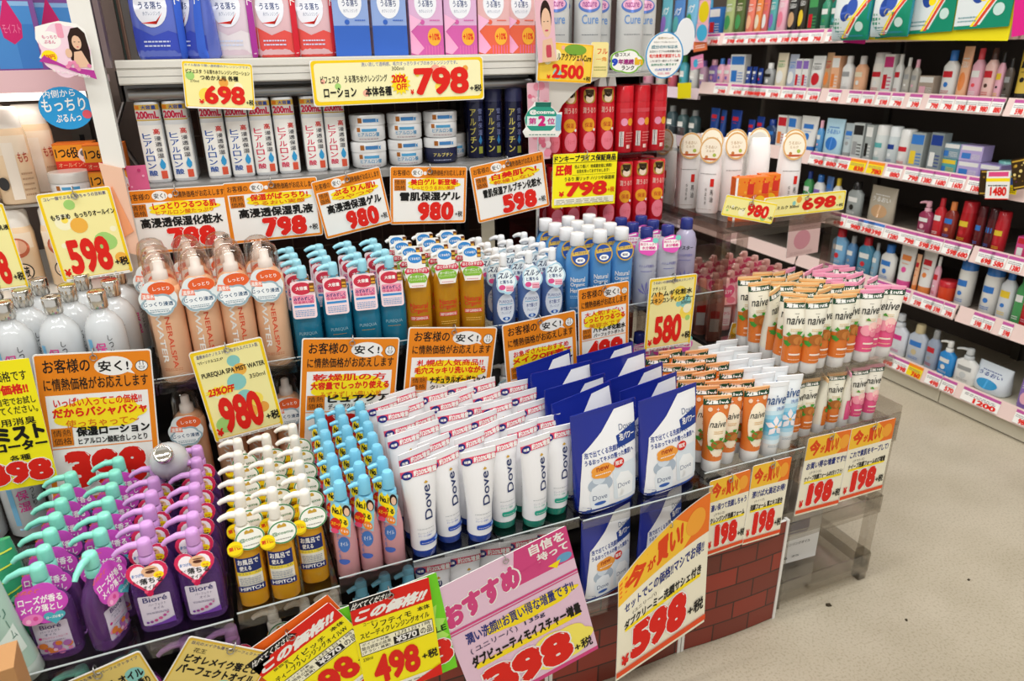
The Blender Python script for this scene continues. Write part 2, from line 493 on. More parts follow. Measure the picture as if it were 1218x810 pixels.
tray(.302, .432, .808, 1.075, .385, 'clear plastic tray under the green-banded white tubes', lipz=.006, drop=.1635)
tray(.434, .672, .80, 1.085, .385, 'clear plastic tray under the navy refill pouches', lipz=.004, drop=.1635)
tray(.675, .888, .828, 1.085, .385, 'clear plastic tray under the orange and blue tubes', lipz=.01, drop=.1635)
tray(-.42, .668, .79, 1.08, .2185, 'long lower tray holding the second layer of bottles', lipz=.02, name='lower_tray')
struct('trim_2', MB().box(-.42, .888, 1.09, 1.62, .215, .382, DARK))
tray(-.45, -.128, 1.088, 1.262, .595, 'clear upper tray under the white silver-capped bottles', drop=.2)
tray(-.126, .072, 1.088, 1.262, .595, 'clear upper tray under the peach mist cans', drop=.2)
tray(.074, .252, 1.088, 1.262, .595, 'clear upper tray under the teal gel bottles', drop=.2)
tray(.254, .412, 1.088, 1.262, .595, 'clear upper tray under the gold organic bottles', drop=.2)
tray(.414, .548, 1.088, 1.262, .595, 'clear upper tray under the water cleansing bottles', drop=.2)
tray(.55, .696, 1.088, 1.262, .595, 'clear upper tray under the sky blue herb bottles', drop=.2)
tray(.698, .888, 1.088, 1.262, .595, 'clear upper tray under the navy-capped lotion bottles', drop=.2)

def posts(x0, x1, y0, y1, z0, z1, s, m): return [('post', MB().box(x-s, x+s, y-s, y+s, z0, z1, m)) for x in (x0+s, x1-s) for y in (y0+s, y1-s)]
# shelves for the red cans and the tall grey bottles
thing('clear_riser', 'two-level clear riser holding the red spray cans', 'riser', [
    ('riser_shelf', MB().box(.572, .895, 1.268, 1.42, .710, .713, ACR)),
    ('riser_shelf', MB().box(.572, .895, 1.268, 1.42, .855, .858, ACR)),
    ('riser_side', MB().box(.895, .898, 1.268, 1.42, .384, .90, ACR)), ('riser_side', MB().box(.570, .572, 1.268, 1.42, .384, .90, ACR)), ('riser_back', MB().box(.572, .895, 1.42, 1.423, .384, .93, pp('#7c1f22')))])
wb = MB().box(.582, .875, 1.268, 1.52, 1.001, 1.006, gl('#ecebe6'))
wb.slab([(.575, 1.0005), (.70, 1.0005), (.655, .985), (.62, .955), (.60, .925), (.575, .92)], .004, gl('#e8e4da'), at=(0, 1.268, 0))
thing('white_shelf', 'white shelf with curved bracket above the red cans', 'shelf', [('shelf_board', wb),
    ('lip', MB().box(.575, .875, 1.264, 1.268, 1.0015, 1.012, ACR)), ('back_panel', MB().box(.582, .885, 1.52, 1.54, .385, 1.3, pp('#3c2e2c'))), ('support', MB().box(.584, .588, 1.40, 1.52, .96, 1.0, DARK)), ('support', MB().box(.866, .87, 1.40, 1.52, .96, 1.0, DARK))])
for i, (x, lb) in enumerate(((.712, 'left one of the two white clips above the red cans'), (.733, 'right one of the two white clips above the red cans'))):
    place_c = MB().slab([(-.009, 0), (.009, 0), (.006, .016), (.003, .018), (-.003, .018), (-.006, .016)], .02, WHITE, at=(x, 1.29, .9842))
    o = bpy.data.objects.new('white_clip', place_c.build('white_clip')); col.objects.link(o); tag(o, lb, 'clip', 'white clips')

# two-tier clear case with smoky top: milky bottles above, pink bottles inside
x0, x1, y0, y1 = .905, 1.205, 1.125, 1.42
top = MB().box(x0, x1, y0, y1, .710, .722, CASE)
lips = MB().box(x0, x1, y0-.002, y0, .698, .735, CASE).box(x0-.002, x0, y0, y1, .698, .735, CASE)
thing('display_case', 'smoky clear two-level case with white bottles on its top', 'display case', [
    ('top_shelf', top), ('front_lip', lips), ('lower_shelf', MB().box(x0, x1, y0, y1, .462, .470, pp('#3c3836')).box(x0, x1, y0-.003, y0, .450, .484, ACRD)),
    ('side_panel', MB().box(x0-.002, x0+.001, y0+.02, y1, .484, .698, ACR)), ('back_panel', MB().box(x0, x1, y1-.003, y1, .484, .60, ACR))]
    + posts(x0, x1, y0, y1, .0, .710, .010, CASE))

# stepped clear stand at the aisle end with tubes on two steps
x0, x1, y0, y1 = .896, 1.146, .853, 1.10
BASE = MB().box(x0, x1, y0, y1, .035, .043, ACRD).box(x0, x1, y0-.002, y0+.002, .02, .066, ACRD).box(x1-.002, x1+.002, y0, y1, .02, .066, ACRD)
MID = MB().box(x0, x1, y0, y1, .176, .182, ACRD).box(x0, x1, y0-.002, y0+.002, .168, .208, ACRD).box(x1-.002, x1+.002, y0, y1, .168, .208, ACRD)
def leg(x, y): return ('leg', MB().box(x-.009, x+.009, y-.009, y+.009, 0, .37, ACRD).box(x-.010, x+.010, y-.010, y+.010, 0, .07, ACRD))
thing('tube_stand', 'stepped clear plastic stand holding tubes at the aisle end', 'display stand', [
    ('base_shelf', BASE), ('middle_shelf', MID),
    ('product_shelf', MB().box(x0, x1, y0, .925, .371, .377, ACRD).box(x0, x1, y0-.003, y0, .335, .398, ACRD).box(x1, x1+.003, y0, y1, .335, .41, ACRD)),
    ('upper_shelf', MB().box(x0-.004, x1-.014, .881, y1, .496, .502, ACRD).box(x0-.004, x1-.014, .878, .881, .488, .508, ACRD)),
    ('riser_panel', MB().box(x0+.02, x1-.02, 1.09, 1.093, .377, .496, ACRD)),
    ('riser_panel', MB().box(x1-.02, x1-.017, .93, 1.09, .377, .496, ACRD)), ('riser_panel', MB().box(x0+.005, x0+.008, .93, 1.09, .377, .496, ACRD)),
    leg(x0+.01, y0+.01), leg(x1-.01, y0+.01), leg(x0+.01, y1-.01), leg(x1-.01, y1-.01)])
bx = MB().box(-.09, .06, -.05, .05, 0, .13, pp('#f0efec'))
Pb = Print(.15, .13); Pb.rect(.40, .62, .80, .80, pp('#5a4f8c')).rect(.42, .56, .78, .60, pp('#8a84ac')).text('ハイピッチ', .20, .42, .48, .47, BLACK).text('ディープクレンジングオイル', .20, .33, .86, .39, BLACK).text('*  6  ==', .34, .08, .70, .15, BLACK).rect(.195, 0, .20, 1, pp('#c8c6c2'))
Pb.flat(bx, -.015, -.05, .065)
tag(bpy.data.objects.new('carton', bx.build('carton')), 'white shipping carton inside the base of the clear stand', 'carton')
o = bpy.data.objects['carton']; col.objects.link(o); o.location = (1.00, .965, .0435); o.rotation_euler.z = R(-3)

# ---- shelving along the wall side of the aisle
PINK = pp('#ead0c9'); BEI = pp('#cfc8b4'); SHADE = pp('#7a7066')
LIPS = [1.105, .915, .702, .511, .328, .098]
XR = 1.99
def bay(y0, y1, xr, zs, label, lipc):
    parts = [('back_panel', MB().box(xr+.36, xr+.375, y0, y1, 0, 1.55, pp('#5a5048'))),
             ('kick_plate', MB().box(xr+.006, xr+.02, y0+.001, y1-.001, 0.004, .052, BEI)),
             ('upright', MB().box(xr+.345, xr+.36, y0+.002, y0+.026, 0, 1.55, metal('#6b645c', .5)))]
    for z in zs:
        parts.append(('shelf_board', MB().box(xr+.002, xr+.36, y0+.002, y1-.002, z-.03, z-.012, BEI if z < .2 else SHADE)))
        r = MB(); r.add([(xr-.010, y, z-.046) for y in (y0+.003, y1-.003)]+[(xr+.002, y, z) for y in (y0+.003, y1-.003)], [(0, 1, 3, 2)], lipc)
        r.box(xr+.002, xr+.005, y0+.003, y1-.003, z-.046, z, lipc)
        parts.append(('price_rail', r))
    return thing('aisle_shelving', label, 'shelving', parts)
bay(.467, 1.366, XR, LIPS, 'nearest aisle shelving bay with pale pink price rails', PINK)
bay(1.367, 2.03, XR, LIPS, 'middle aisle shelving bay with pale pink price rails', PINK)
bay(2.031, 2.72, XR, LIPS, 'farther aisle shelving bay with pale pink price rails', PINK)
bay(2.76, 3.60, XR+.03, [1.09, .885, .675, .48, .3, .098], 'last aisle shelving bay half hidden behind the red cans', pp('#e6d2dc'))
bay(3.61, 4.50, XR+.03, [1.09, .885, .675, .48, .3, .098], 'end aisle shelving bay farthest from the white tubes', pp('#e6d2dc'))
# litter on the floor
for px, py, s, lb in ((985, 720, .006, 'larger dark crumb on the floor below the clear stand'), (1078, 738, .003, 'small dark crumb on the floor right of the clear stand'), (1152, 690, .003, 'thin dark scratch mark on the open floor')):
    d = ray(px, py); p = EYE+d*(-EYE.z/d.z)
    m = MB().slab([(-s, 0), (-.3*s, -.8*s), (s, -.3*s), (.7*s, .9*s), (-.4*s, .6*s)], .002, pp('#3c3426'))
    o = bpy.data.objects.new('crumb', m.build('crumb')); col.objects.link(o); o.location = (p.x, p.y, .0011); o.rotation_euler = (R(90), 0, R(rnd.uniform(0, 180))); tag(o, lb, 'litter', 'litter on the floor')

# ================================================================ products: one builder for each kind
def pump(mb, z, m, rc=.009, hc=.011, rs=.004, hs=.008, rh=.0078, hh=.013, nl=.03, droop=.006, ang=180):
    mb.lathe([(z, rc), (z+hc*.85, rc), (z+hc, rc*.8)], m, 16)
    mb.lathe([(z+hc, rs), (z+hc+hs, rs)], m, 10)
    h = z+hc+hs
    mb.lathe([(h-.003, rh*1.02), (h+hh*.7, rh), (h+hh*.95, rh*.85), (h+hh, rh*.55)], m, 16)
    if nl:
        a = R(ang); c, s = math.cos(a), math.sin(a); q = h+hh*.62
        mb.tube([(0, 0, q), (.5*nl*c, .5*nl*s, q+.001), (.85*nl*c, .85*nl*s, q-droop*.4), (nl*c, nl*s, q-droop)], [.0052, .0044, .0036, .003], m, 8)
    return mb
def card(pts, m, edge, at, lean, t=.0008, turn=0, pr=None):  # die-cut neck card leaning back against the bottle neck
    mb = MB().slab(pts, t, m, edge)
    if pr: pr.flat(mb, 0, -t/2, 0)
    M = Matrix.Translation(at) @ Matrix.Rotation(R(turn), 4, 'Z') @ Matrix.Rotation(R(lean), 4, 'X')
    mb.v = [tuple(M @ Vector(v)) for v in mb.v]
    return mb
NAVY = pp('#22306e'); RED = pp('#d92b22'); YEL = pp('#ffe21a'); WHP = pp('#f7f5f0'); MAG = pp('#d02a86'); SKIN = pp('#e8bfa0'); HAIR = pp('#2e1a14')
GOLDP = pp('#c9a03a'); GRN = pp('#2e8a4a')

# ---- purple cleansing oil, two versions
def oil_bottle(rose):
    K = Kind('cleansing_oil_bottle', 'bottle')
    B = Body([(0, .021, .0125, 3), (.002, .0235, .0145, 3), (.006, .0245, .015, 3), (.045, .0255, .0155, 3), (.07, .0245, .0148, 2.8), (.084, .019, .0125, 2.4), (.092, .0105, .010, 2), (.098, .0088, .0088, 2)])
    b = K.part('body', B.put(MB(), liquid('#8a58a4' if rose else '#764a9c', .6)))
    P = Print(.037, .046)
    if rose:
        P.rr(.02, .02, .98, .98, .06, pp('#d8cfe0')).text('Bioré', .22, .80, .80, .93, pp('#4a2a70'), .02).text('パーフェクト', .2, .69, .75, .76, NAVY).text('オイル', .3, .59, .62, .66, NAVY)
        P.dot(.15, .52, .05, MAG).text('アロマティックローズ', .22, .49, .9, .55, MAG).lines(.25, .41, .8, .47, 1, pp('#8a80a0'))
        for i in range(16): P.dot(rnd.uniform(.1, .9), rnd.uniform(.05, .34), rnd.uniform(.05, .12), pp(rnd.choice(['#d04a90', '#e88ab8', '#c8a0cc', '#e0803a', '#b06ab0', '#f0c0d8'])))
        P.rect(.04, .02, .96, .05, pp('#7a4a9a'))
    else:
        P.rr(.02, .02, .98, .98, .06, pp('#e4dcea')).text('Bioré', .16, .78, .88, .94, pp('#3c3a78'), .02).text('パーフェクト', .3, .65, .82, .73, pp('#4a3a70')).text('オイル', .42, .53, .74, .61, pp('#4a3a70')).lines(.2, .40, .85, .48, 2, pp('#8a80a0'))
        for x, y, r, c in ((.18, .14, .045, '#7a3aa0'), (.3, .15, .05, '#a04a9a'), (.43, .18, .055, '#c8508a'), (.57, .23, .06, '#d8609a'), (.7, .3, .05, '#c0509a'), (.8, .37, .035, '#d070a8')): P.dot(x, y, r, pp(c))
        P.poly([(.1, .02), (.98, .02), (.98, .2), (.6, .1)], pp('#7a48b0'))
    m = MB(); P.on(m, B, .035); K.part('label', m, b)
    K.part('pump', pump(MB(), .098, gl('#86dcc8') if rose else gl('#cf9ad8'), .0092, .010, .004, .005, .0085, .016, .034, .008, 185))
    if rose:
        P = Print(.053, .047)
        P.poly(circ(.5, .7, .42, .24, 24), pp('#c84cb8')).poly(circ(.32, .5, .3, .3), pp('#c84cb8')).poly(circ(.7, .52, .28, .3), pp('#c84cb8'))
        P.text('とれたて', .08, .84, .5, .93, pp('#e8762a'), .03, slant=.2).text('ローズが香る', .08, .55, .92, .75, WHP, .03).text('メイク落とし', .1, .34, .9, .52, WHP, .03).ell(.3, .18, .2, .14, pp('#e27ab8')).dot(.22, .15, .05, pp('#f0b0d0')).dot(.36, .2, .05, pp('#d04a90'))
        P.poly(heart(.72, .13, .42, .34), pp('#4aa6b4')).text('ローズの香り', .56, .13, .88, .2, WHP, .02)
        out = cloud(0, .002, .0275, .0245, 5, .14)
        K.part('neck_card', card(out, pp('#c84cb8'), pp('#c84cb8'), (0, -.019, .086), -16, pr=P))
    else:
        P = Print(.044, .042)
        P.poly(heart(.5, .5, .98, 1.0), pp('#d8305a')).poly(heart(.5, .51, .84, .86), pp('#f6eef2')).poly(circ(.58, .73, .22, .17), pp('#e8b890')).ell(.58, .72, .12, .05, pp('#5a3020')).ell(.6, .80, .14, .02, pp('#7a4a30'))
        P.poly(circ(.78, .60, .13, .10), YEL).text('簡単', .70, .56, .86, .63, RED).text('まつげも', .12, .62, .42, .72, pp('#3a78c0'), .03).text('メイク', .12, .44, .34, .53, BLACK, .02).text('落ちる', .30, .38, .86, .56, BLACK, .03).text('オイル', .36, .22, .68, .34, BLACK, .02)
        P.dot(.5, .1, .09, pp('#c01848')).dot(.42, .16, .05, pp('#e04a70'))
        K.part('neck_card', card(heart(0, 0, .046, .044), pp('#d8305a'), pp('#f0dce4'), (0, -.019, .084), -16, pr=P))
    return K
K_ROSE, K_OIL = oil_bottle(True), oil_bottle(False)

# ---- golden deep cleansing oil
def gold_oil():
    K = Kind('cleansing_oil_bottle', 'bottle')
    B = Body([(0, .0165, .0125, 2.6), (.003, .0182, .0145, 2.6), (.04, .0182, .0145, 2.6), (.075, .017, .0138, 2.4), (.095, .0125, .0115, 2), (.104, .0085, .0085, 2)])
    b = K.part('body', B.put(MB(), liquid('#ffc22e', .45)))
    P = Print(.029, .05)
    P.rect(0, .0, 1, 1, pp('#ece8d8')).rect(0, .58, 1, 1, NAVY).text('お風呂で', .08, .80, .92, .96, WHP, .03).text('使える', .12, .63, .6, .77, WHP, .03).rect(.0, .48, 1, .58, pp('#f0d83a')).text('マスカラ・汚れ', .05, .50, .95, .565, NAVY)
        
    P.lines(.08, .22, .9, .46, 4, pp('#8a94a8')).rect(0, 0, 1, .18, NAVY).text('HIPITCH', .08, .04, .92, .15, WHP, .02)
    m = MB(); P.on(m, B, .052); K.part('label', m, b)
    K.part('pump', pump(MB(), .104, gl('#f1ede2'), .0095, .014, .004, .006, .0072, .016, .026, .005, 175))
    P = Print(.046, .03)
    P.poly(circ(.62, .5, .38, .5, 24), pp('#3a8a4e')).poly(circ(.62, .5, .345, .44, 24), pp('#f4f4ec')).text('@cosme', .34, .38, .90, .56, pp('#2e7a44'), .02).rect(.5, .72, .74, .82, GOLDP).poly([(.5, .82), (.56, .9), (.62, .82), (.68, .9), (.74, .82)], GOLDP).lines(.42, .2, .82, .3, 1, pp('#8a8a80'))
    P.poly(circ(.2, .25, .2, .3), YEL).text('第1位', .04, .16, .36, .34, RED, .04)
    out = circ(.0055, 0, .0178, .0152, 24)
    K.part('neck_card', card(out, pp('#f4f4ec'), pp('#f4f4ec'), (.002, -.0125, .104), -14, turn=8, pr=P).slab(circ(-.0135, -.0075, .0093, .0093, 18), .0006, YEL, at=(.002, -.0165, .1005)))
    return K
K_GOLD = gold_oil()

# ---- pink speedy cleansing oil with sky blue cap pump
def pink_oil():
    K = Kind('cleansing_oil_bottle', 'bottle')
    B = Body([(0, .0135, .0125, 2), (.002, .0155, .0145, 2), (.062, .0155, .0145, 2), (.085, .0125, .012, 2), (.096, .0085, .0085, 2)])
    b = K.part('body', B.put(MB(), mat('#f4b6bc', .08, .5, tr=.3, ior=1.33)))
    P = Print(.022, .056)
    P.poly(circ(.42, .62, .36, .22, 20), pp('#4a7ac4')).text('オイル', .2, .58, .66, .70, pp('#dfe8f6'), .02).poly(circ(.3, .12, .36, .08), pp('#4a6ac0')).vtext('ソフティモ', .02, .2, .16, .95, pp('#5a86cc'), .03)
    m = MB(); P.on(m, B, .05, -.001); K.part('label', m, b)
    q = MB().lathe([(.096, .0098), (.112, .0098), (.113, .0085)], gl('#e9f3f6'), 16)
    q.lathe([(.108, .0102), (.118, .0102), (.119, .006)], gl('#7cc8e6'), 16).lathe([(.119, .0045), (.125, .0045)], gl('#7cc8e6'), 10)
    q.lathe([(.122, .0088), (.142, .0082), (.146, .006)], gl('#7cc8e6'), 16)
    q.tube([(0, 0, .136), (-.012, -.002, .1365), (-.02, -.003, .134)], [.0042, .0036, .003], gl('#7cc8e6'))
    K.part('pump', q)
    P = Print(.032, .044)
    P.rect(0, 0, 1, 1, pp('#8cc4d4')).poly(circ(.32, .72, .3, .24), YEL).text('No.1', .1, .62, .54, .82, BLACK, .06).poly(circ(.62, .42, .28, .2), YEL).text('うる', .42, .34, .84, .5, BLACK, .05)
    P.poly(circ(.78, .80, .2, .18), HAIR).poly(circ(.8, .77, .13, .13), SKIN).poly(circ(.28, .3, .27, .2), RED).text('スピード', .06, .25, .5, .36, YEL, .03).poly(circ(.72, .14, .24, .13), pp('#f08a2a')).text('くるり', .55, .1, .9, .18, WHP, .03).poly(circ(.25, .08, .2, .08), pp('#e2507a'))
    out = cloud(0, 0, .0165, .0225, 6, .16)
    K.part('neck_card', card(out, pp('#e0823a'), pp('#e8d890'), (-.003, -.0135, .098), -12, turn=-38, pr=P))
    return K
K_PINK = pink_oil()

# ---- crimped tubes
def tube_kind(name, h, r, cap_h, cap, bodym, wtop, art, caps=18, crimp=None):
    K = Kind(name, 'tube')
    ch = MB().lathe([(0, r*.86), (.0015, r*.94), (cap_h, r*.97)], cap, 20)
    z0 = cap_h
    prof = [(z0, r, r, 2), (z0+.3*(h-z0), r*1.02, r*.93, 2), (z0+.6*(h-z0), r+(wtop/2-r)*.5, r*.62, 2), (z0+.85*(h-z0), r+(wtop/2-r)*.85, r*.24, 2.4), (h-.008, wtop/2, .0016, 3), (h, wtop/2, .0009, 4)]
    B = Body(prof)
    b = K.part('tube_body', B.put(MB(), bodym, 26))
    m = MB()
    for P, zc in art: P.on(m, B, zc, 0, .0045, .0004)
    K.part('print', m, b)
    if crimp:
        c = B.put(MB(), crimp, 20)
        q = Body([(h-.0075, wtop/2+.0003, .0022, 3), (h+.0002, wtop/2+.0003, .0014, 4)]); K.part('crimp', q.put(MB(), crimp, 16), b)
    K.part('cap', ch)
    return K
def wash_art(blue):
    c = pp('#2a52b8') if blue else pp('#2aa58c')
    P = Print(.053, .128)
    P.rect(.0, .89, 1, .965, pp('#e0506a')).poly(circ(.17, .915, .14, .046, 20), pp('#24327e')).text('増量', .08, .898, .26, .93, WHP, .03).text('約20%増量', .34, .895, .97, .96, WHP, .04)
    P.text('Dove', .5, .38, .72, .77, pp('#2e3a66'), .012, rot=90).poly([(.57, .80), (.63, .825), (.69, .80), (.63, .79)], GOLDP)
    P.lines(.26, .27, .72, .29, 1, pp('#b0b4b8')).text('ビューティモイスチャー', .28, .21, .74, .235, pp('#8a94a8')).text('クリーミー洗顔料', .28, .175, .62, .2, c).rr(.3, .075, .98, .135, .05, c).poly(circ(.82, .105, .1, .022), pp('#8ab0e8') if blue else pp('#9adcc8')).lines(.35, .095, .65, .11, 1, WHP)
    return P
TUBEW = gl('#f0f0f2')
K_DOVEB = tube_kind('face_wash_tube', .146, .0185, .013, gl('#2a4aa8'), TUBEW, .054, [(wash_art(True), .078)])
K_DOVEG = tube_kind('face_wash_tube', .146, .0185, .013, gl('#1f8c78'), TUBEW, .054, [(wash_art(False), .078)])

def almond(P, cx, cy, s):
    g, n = pp('#4a9a3a'), pp('#a8642a')
    for a in (-150, -60, 10, 60, 120, 190): P.poly([(cx, cy), (cx+s*1.5*math.cos(R(a)), cy+s*.45*math.sin(R(a))), (cx+s*1.3*math.cos(R(a+25)), cy+s*.42*math.sin(R(a+25)))], g)
    P.poly(circ(cx-.02, cy+.01, s*.8, s*.26), n).poly(circ(cx+.1, cy-.01, s*.55, s*.2), pp('#c07a3a'))
def naive_art(body, lower, green, fruit):
    P = Print(.046, .11)
    ink = pp('#3a3a36')
    if green: P.rect(.0, .865, 1, .965, pp('#1f4a34')).text('増量10%', .1, .875, .9, .955, WHP, .05).rect(.02, .97, .98, .985, pp('#f2a050') if fruit != 'peach' else pp('#f08ab0'))
    if body == 'orange':
        P.poly(circ(.56, .40, .40, .36, 26), pp('#f8ecd2')).dot(.25, .8, .08, pp('#f6d6b8')).dot(.8, .83, .08, pp('#f6d6b8')).rect(.47, .79, .57, .80, WHP).rect(.515, .765, .525, .825, WHP)
        P.text('naive', .26, .52, .86, .62, ink, .012, slant=.1).lines(.4, .42, .72, .48, 2, pp('#d8a860')); almond(P, .56, .24, .28); P.lines(.4, .06, .72, .1, 1, pp('#fbe0c0'))
    else:
        P.rect(-.05, -.04, 1.05, .40, lower)
        P.text('naive', .14, .61, .86, .745, ink, .012, slant=.1).lines(.42, .78, .58, .8, 1, ink).lines(.3, .5, .7, .56, 2, pp('#d8b880'))
        if fruit == 'almond': almond(P, .5, .36, .34)
        else:
            P.dot(.36, .34, .22, pp('#f4a0b0')).dot(.62, .40, .2, pp('#f8c8c0')).dot(.64, .30, .18, pp('#f08aa0')).poly([(.3, .52), (.4, .56), (.5, .5)], pp('#4a9a3a'))
        P.rr(.3, .10, .7, .13, .02, pp('#fbe8d8')).lines(.3, .02, .7, .06, 1, pp('#f8d0b0'))
    return P
def flower_art():
    P = Print(.044, .11)
    for i in range(9): P.rect(-.02, .06+i*.07, 1.02, .06+(i+1)*.07+.002, pp(['#dff0f8', '#b4def2', '#86cdec', '#62c0e8', '#58bbe6', '#74c6ea', '#a0d8f0', '#cdeaf6', '#e6f4fa'][i]))
    for k in range(5):
        a = R(90+72*k); cx, cy = .52, .36
        dx, dy = math.cos(a), math.sin(a)
        P.poly([(cx, cy), (cx+.24*dx-.12*dy, cy+.094*dy+.047*dx), (cx+.44*dx, cy+.176*dy), (cx+.24*dx+.12*dy, cy+.094*dy-.047*dx)], pp('#fbf2f6'))
    P.dot(.52, .36, .06, pp('#e8c070')).text('naive', .12, .72, .9, .86, pp('#3a5a8a'), .012, slant=.1).text('洗顔', .5, .62, .9, .68, pp('#2a6ab0')).lines(.3, .0, .7, .05, 2, pp('#8aa0b0'))
    return P
WCAP = gl('#f1f0ee')
K_NORG = tube_kind('face_wash_tube', .138, .017, .024, WCAP, gl('#e07a30'), .048, [(naive_art('orange', None, 1, 'almond'), .083)], crimp=gl('#f0b98a'))
K_NBLU = tube_kind('face_wash_tube', .138, .0168, .026, WCAP, gl('#f0f5f8'), .048, [(flower_art(), .076)], crimp=gl('#f4f6f8'))
K_NALM = tube_kind('face_wash_tube', .138, .0165, .024, WCAP, gl('#f3efdd'), .047, [(naive_art('cream', gl('#e07a30'), 1, 'almond'), .081)], crimp=gl('#f4c890'))
K_NPCH = tube_kind('face_wash_tube', .138, .0165, .024, WCAP, gl('#f3eee0'), .047, [(naive_art('cream', gl('#ea5a8c'), 1, 'peach'), .081)], crimp=gl('#f6a8c4'))

# ---- navy foam refill pouch
def refill(h=.165):
    K = Kind('refill_pouch', 'pouch')
    B = Body([(0, .049, .016, 2.6), (.006, .054, .020, 2.6), (.045, .0555, .019, 2.4), (.09, .0565, .014, 2.4), (.13, .0575, .007, 2.6), (h-.008, .0585, .0018, 4), (h, .0585, .0008, 5)])
    nv = mat('#1c2c92', .18, .5, coat=.4)
    b = K.part('pouch_body', B.put(MB(), nv, 64))
    P = Print(.110, h); wt = mat('#f4f5f8', .2, .5, coat=.3)
    P.poly([(.02, .02), (.98, .02), (.985, .985), (.66, .975), (.56, .90), (.42, .80), (.22, .70), (.10, .64), (.05, .35)], wt)
    P.poly([(.01, .015), (.99, .015), (.99, .05), (.6, .035), (.3, .06), (.01, .10)], pp('#2a4a9a'))
    ink = pp('#24408e')
    P.text('泡で出てくる洗顔料で、', .12, .585, .78, .645, ink, .03).text('うるおってキメの整った素肌へ', .12, .515, .92, .57, ink, .03).text('Dove', .70, .76, .92, .82, pp('#5a6a8a'))
    P.poly([(.64, .72), (.98, .80), (.98, .62), (.66, .60)], pp('#24408e')).text('泡パワー', .69, .66, .95, .73, WHP, .03)
    P.ell(.33, .30, .19, .085, pp('#aebccb')).poly([(.18, .06), (.15, .20), (.2, .28), (.3, .31), (.42, .29), (.47, .2), (.45, .06)], pp('#e8eef4')).ell(.31, .36, .1, .05, pp('#d4dee8'))
    P.rr(.53, .09, .94, .44, .05, pp('#dce6ee')).poly([(.6, .1), (.58, .3), (.66, .36), (.8, .34), (.88, .26), (.86, .1)], pp('#f3f6f8')).text('Dove', .6, .2, .82, .25, pp('#7a86a0')).text('Dove', .2, .15, .42, .2, pp('#6a7896')).ell(.31, .11, .09, .018, pp('#3a62b0'))
    P.poly(cloud(.38, .43, .19, .075, 5, .12), pp('#f0a040')).text('new', .28, .435, .48, .475, pp('#b04a20'), .03).lines(.26, .40, .5, .425, 1, WHP).poly(circ(.64, .46, .085, .047), RED).text('限定', .58, .44, .7, .485, WHP, .03)
    m = MB(); P.on(m, B, h/2, 0, .006, .0006); K.part('print', m, b)
    seal = Body([(h-.001, .0587, .0012, 4), (h+.004, .0587, .0007, 5)]); K.part('top_seal', seal.put(MB(), nv, 16), b)
    return K
K_REFILL = refill()

# ---- white lotion with silver cap
def silver_cap():
    K = Kind('lotion_bottle', 'bottle')
    B = Body([(0, .024, .024, 2), (.003, .0265, .0265, 2), (.085, .0265, .0265, 2), (.1, .0245, .0245, 2), (.112, .018, .018, 2), (.119, .0105, .0105, 2), (.126, .0095, .0095, 2)])
    b = K.part('body', B.put(MB(), mat('#e4e8ea', .12, .5, tr=.25, coat=.3)))
    P = Print(.04, .08)
    P.rect(.02, .12, .2, .9, pp('#7ab8dc')).text('保', .28, .64, .66, .84, pp('#e04a9a'), .02).text('湿', .28, .40, .66, .60, pp('#e04a9a'), .02).vtext('しっとり', .74, .45, .88, .98, BLACK).rect(.1, .02, .9, .06, pp('#9ac8e0'))
    m = MB(); P.on(m, B, .052); K.part('label', m, b)
    sm = metal('#d8d4cc', .12)
    K.part('cap', MB().lathe([(.124, .0112), (.1255, .012), (.147, .012), (.1485, .0105), (.1475, .009), (.1475, .0005)], sm, 22))
    return K
K_SILV = silver_cap()

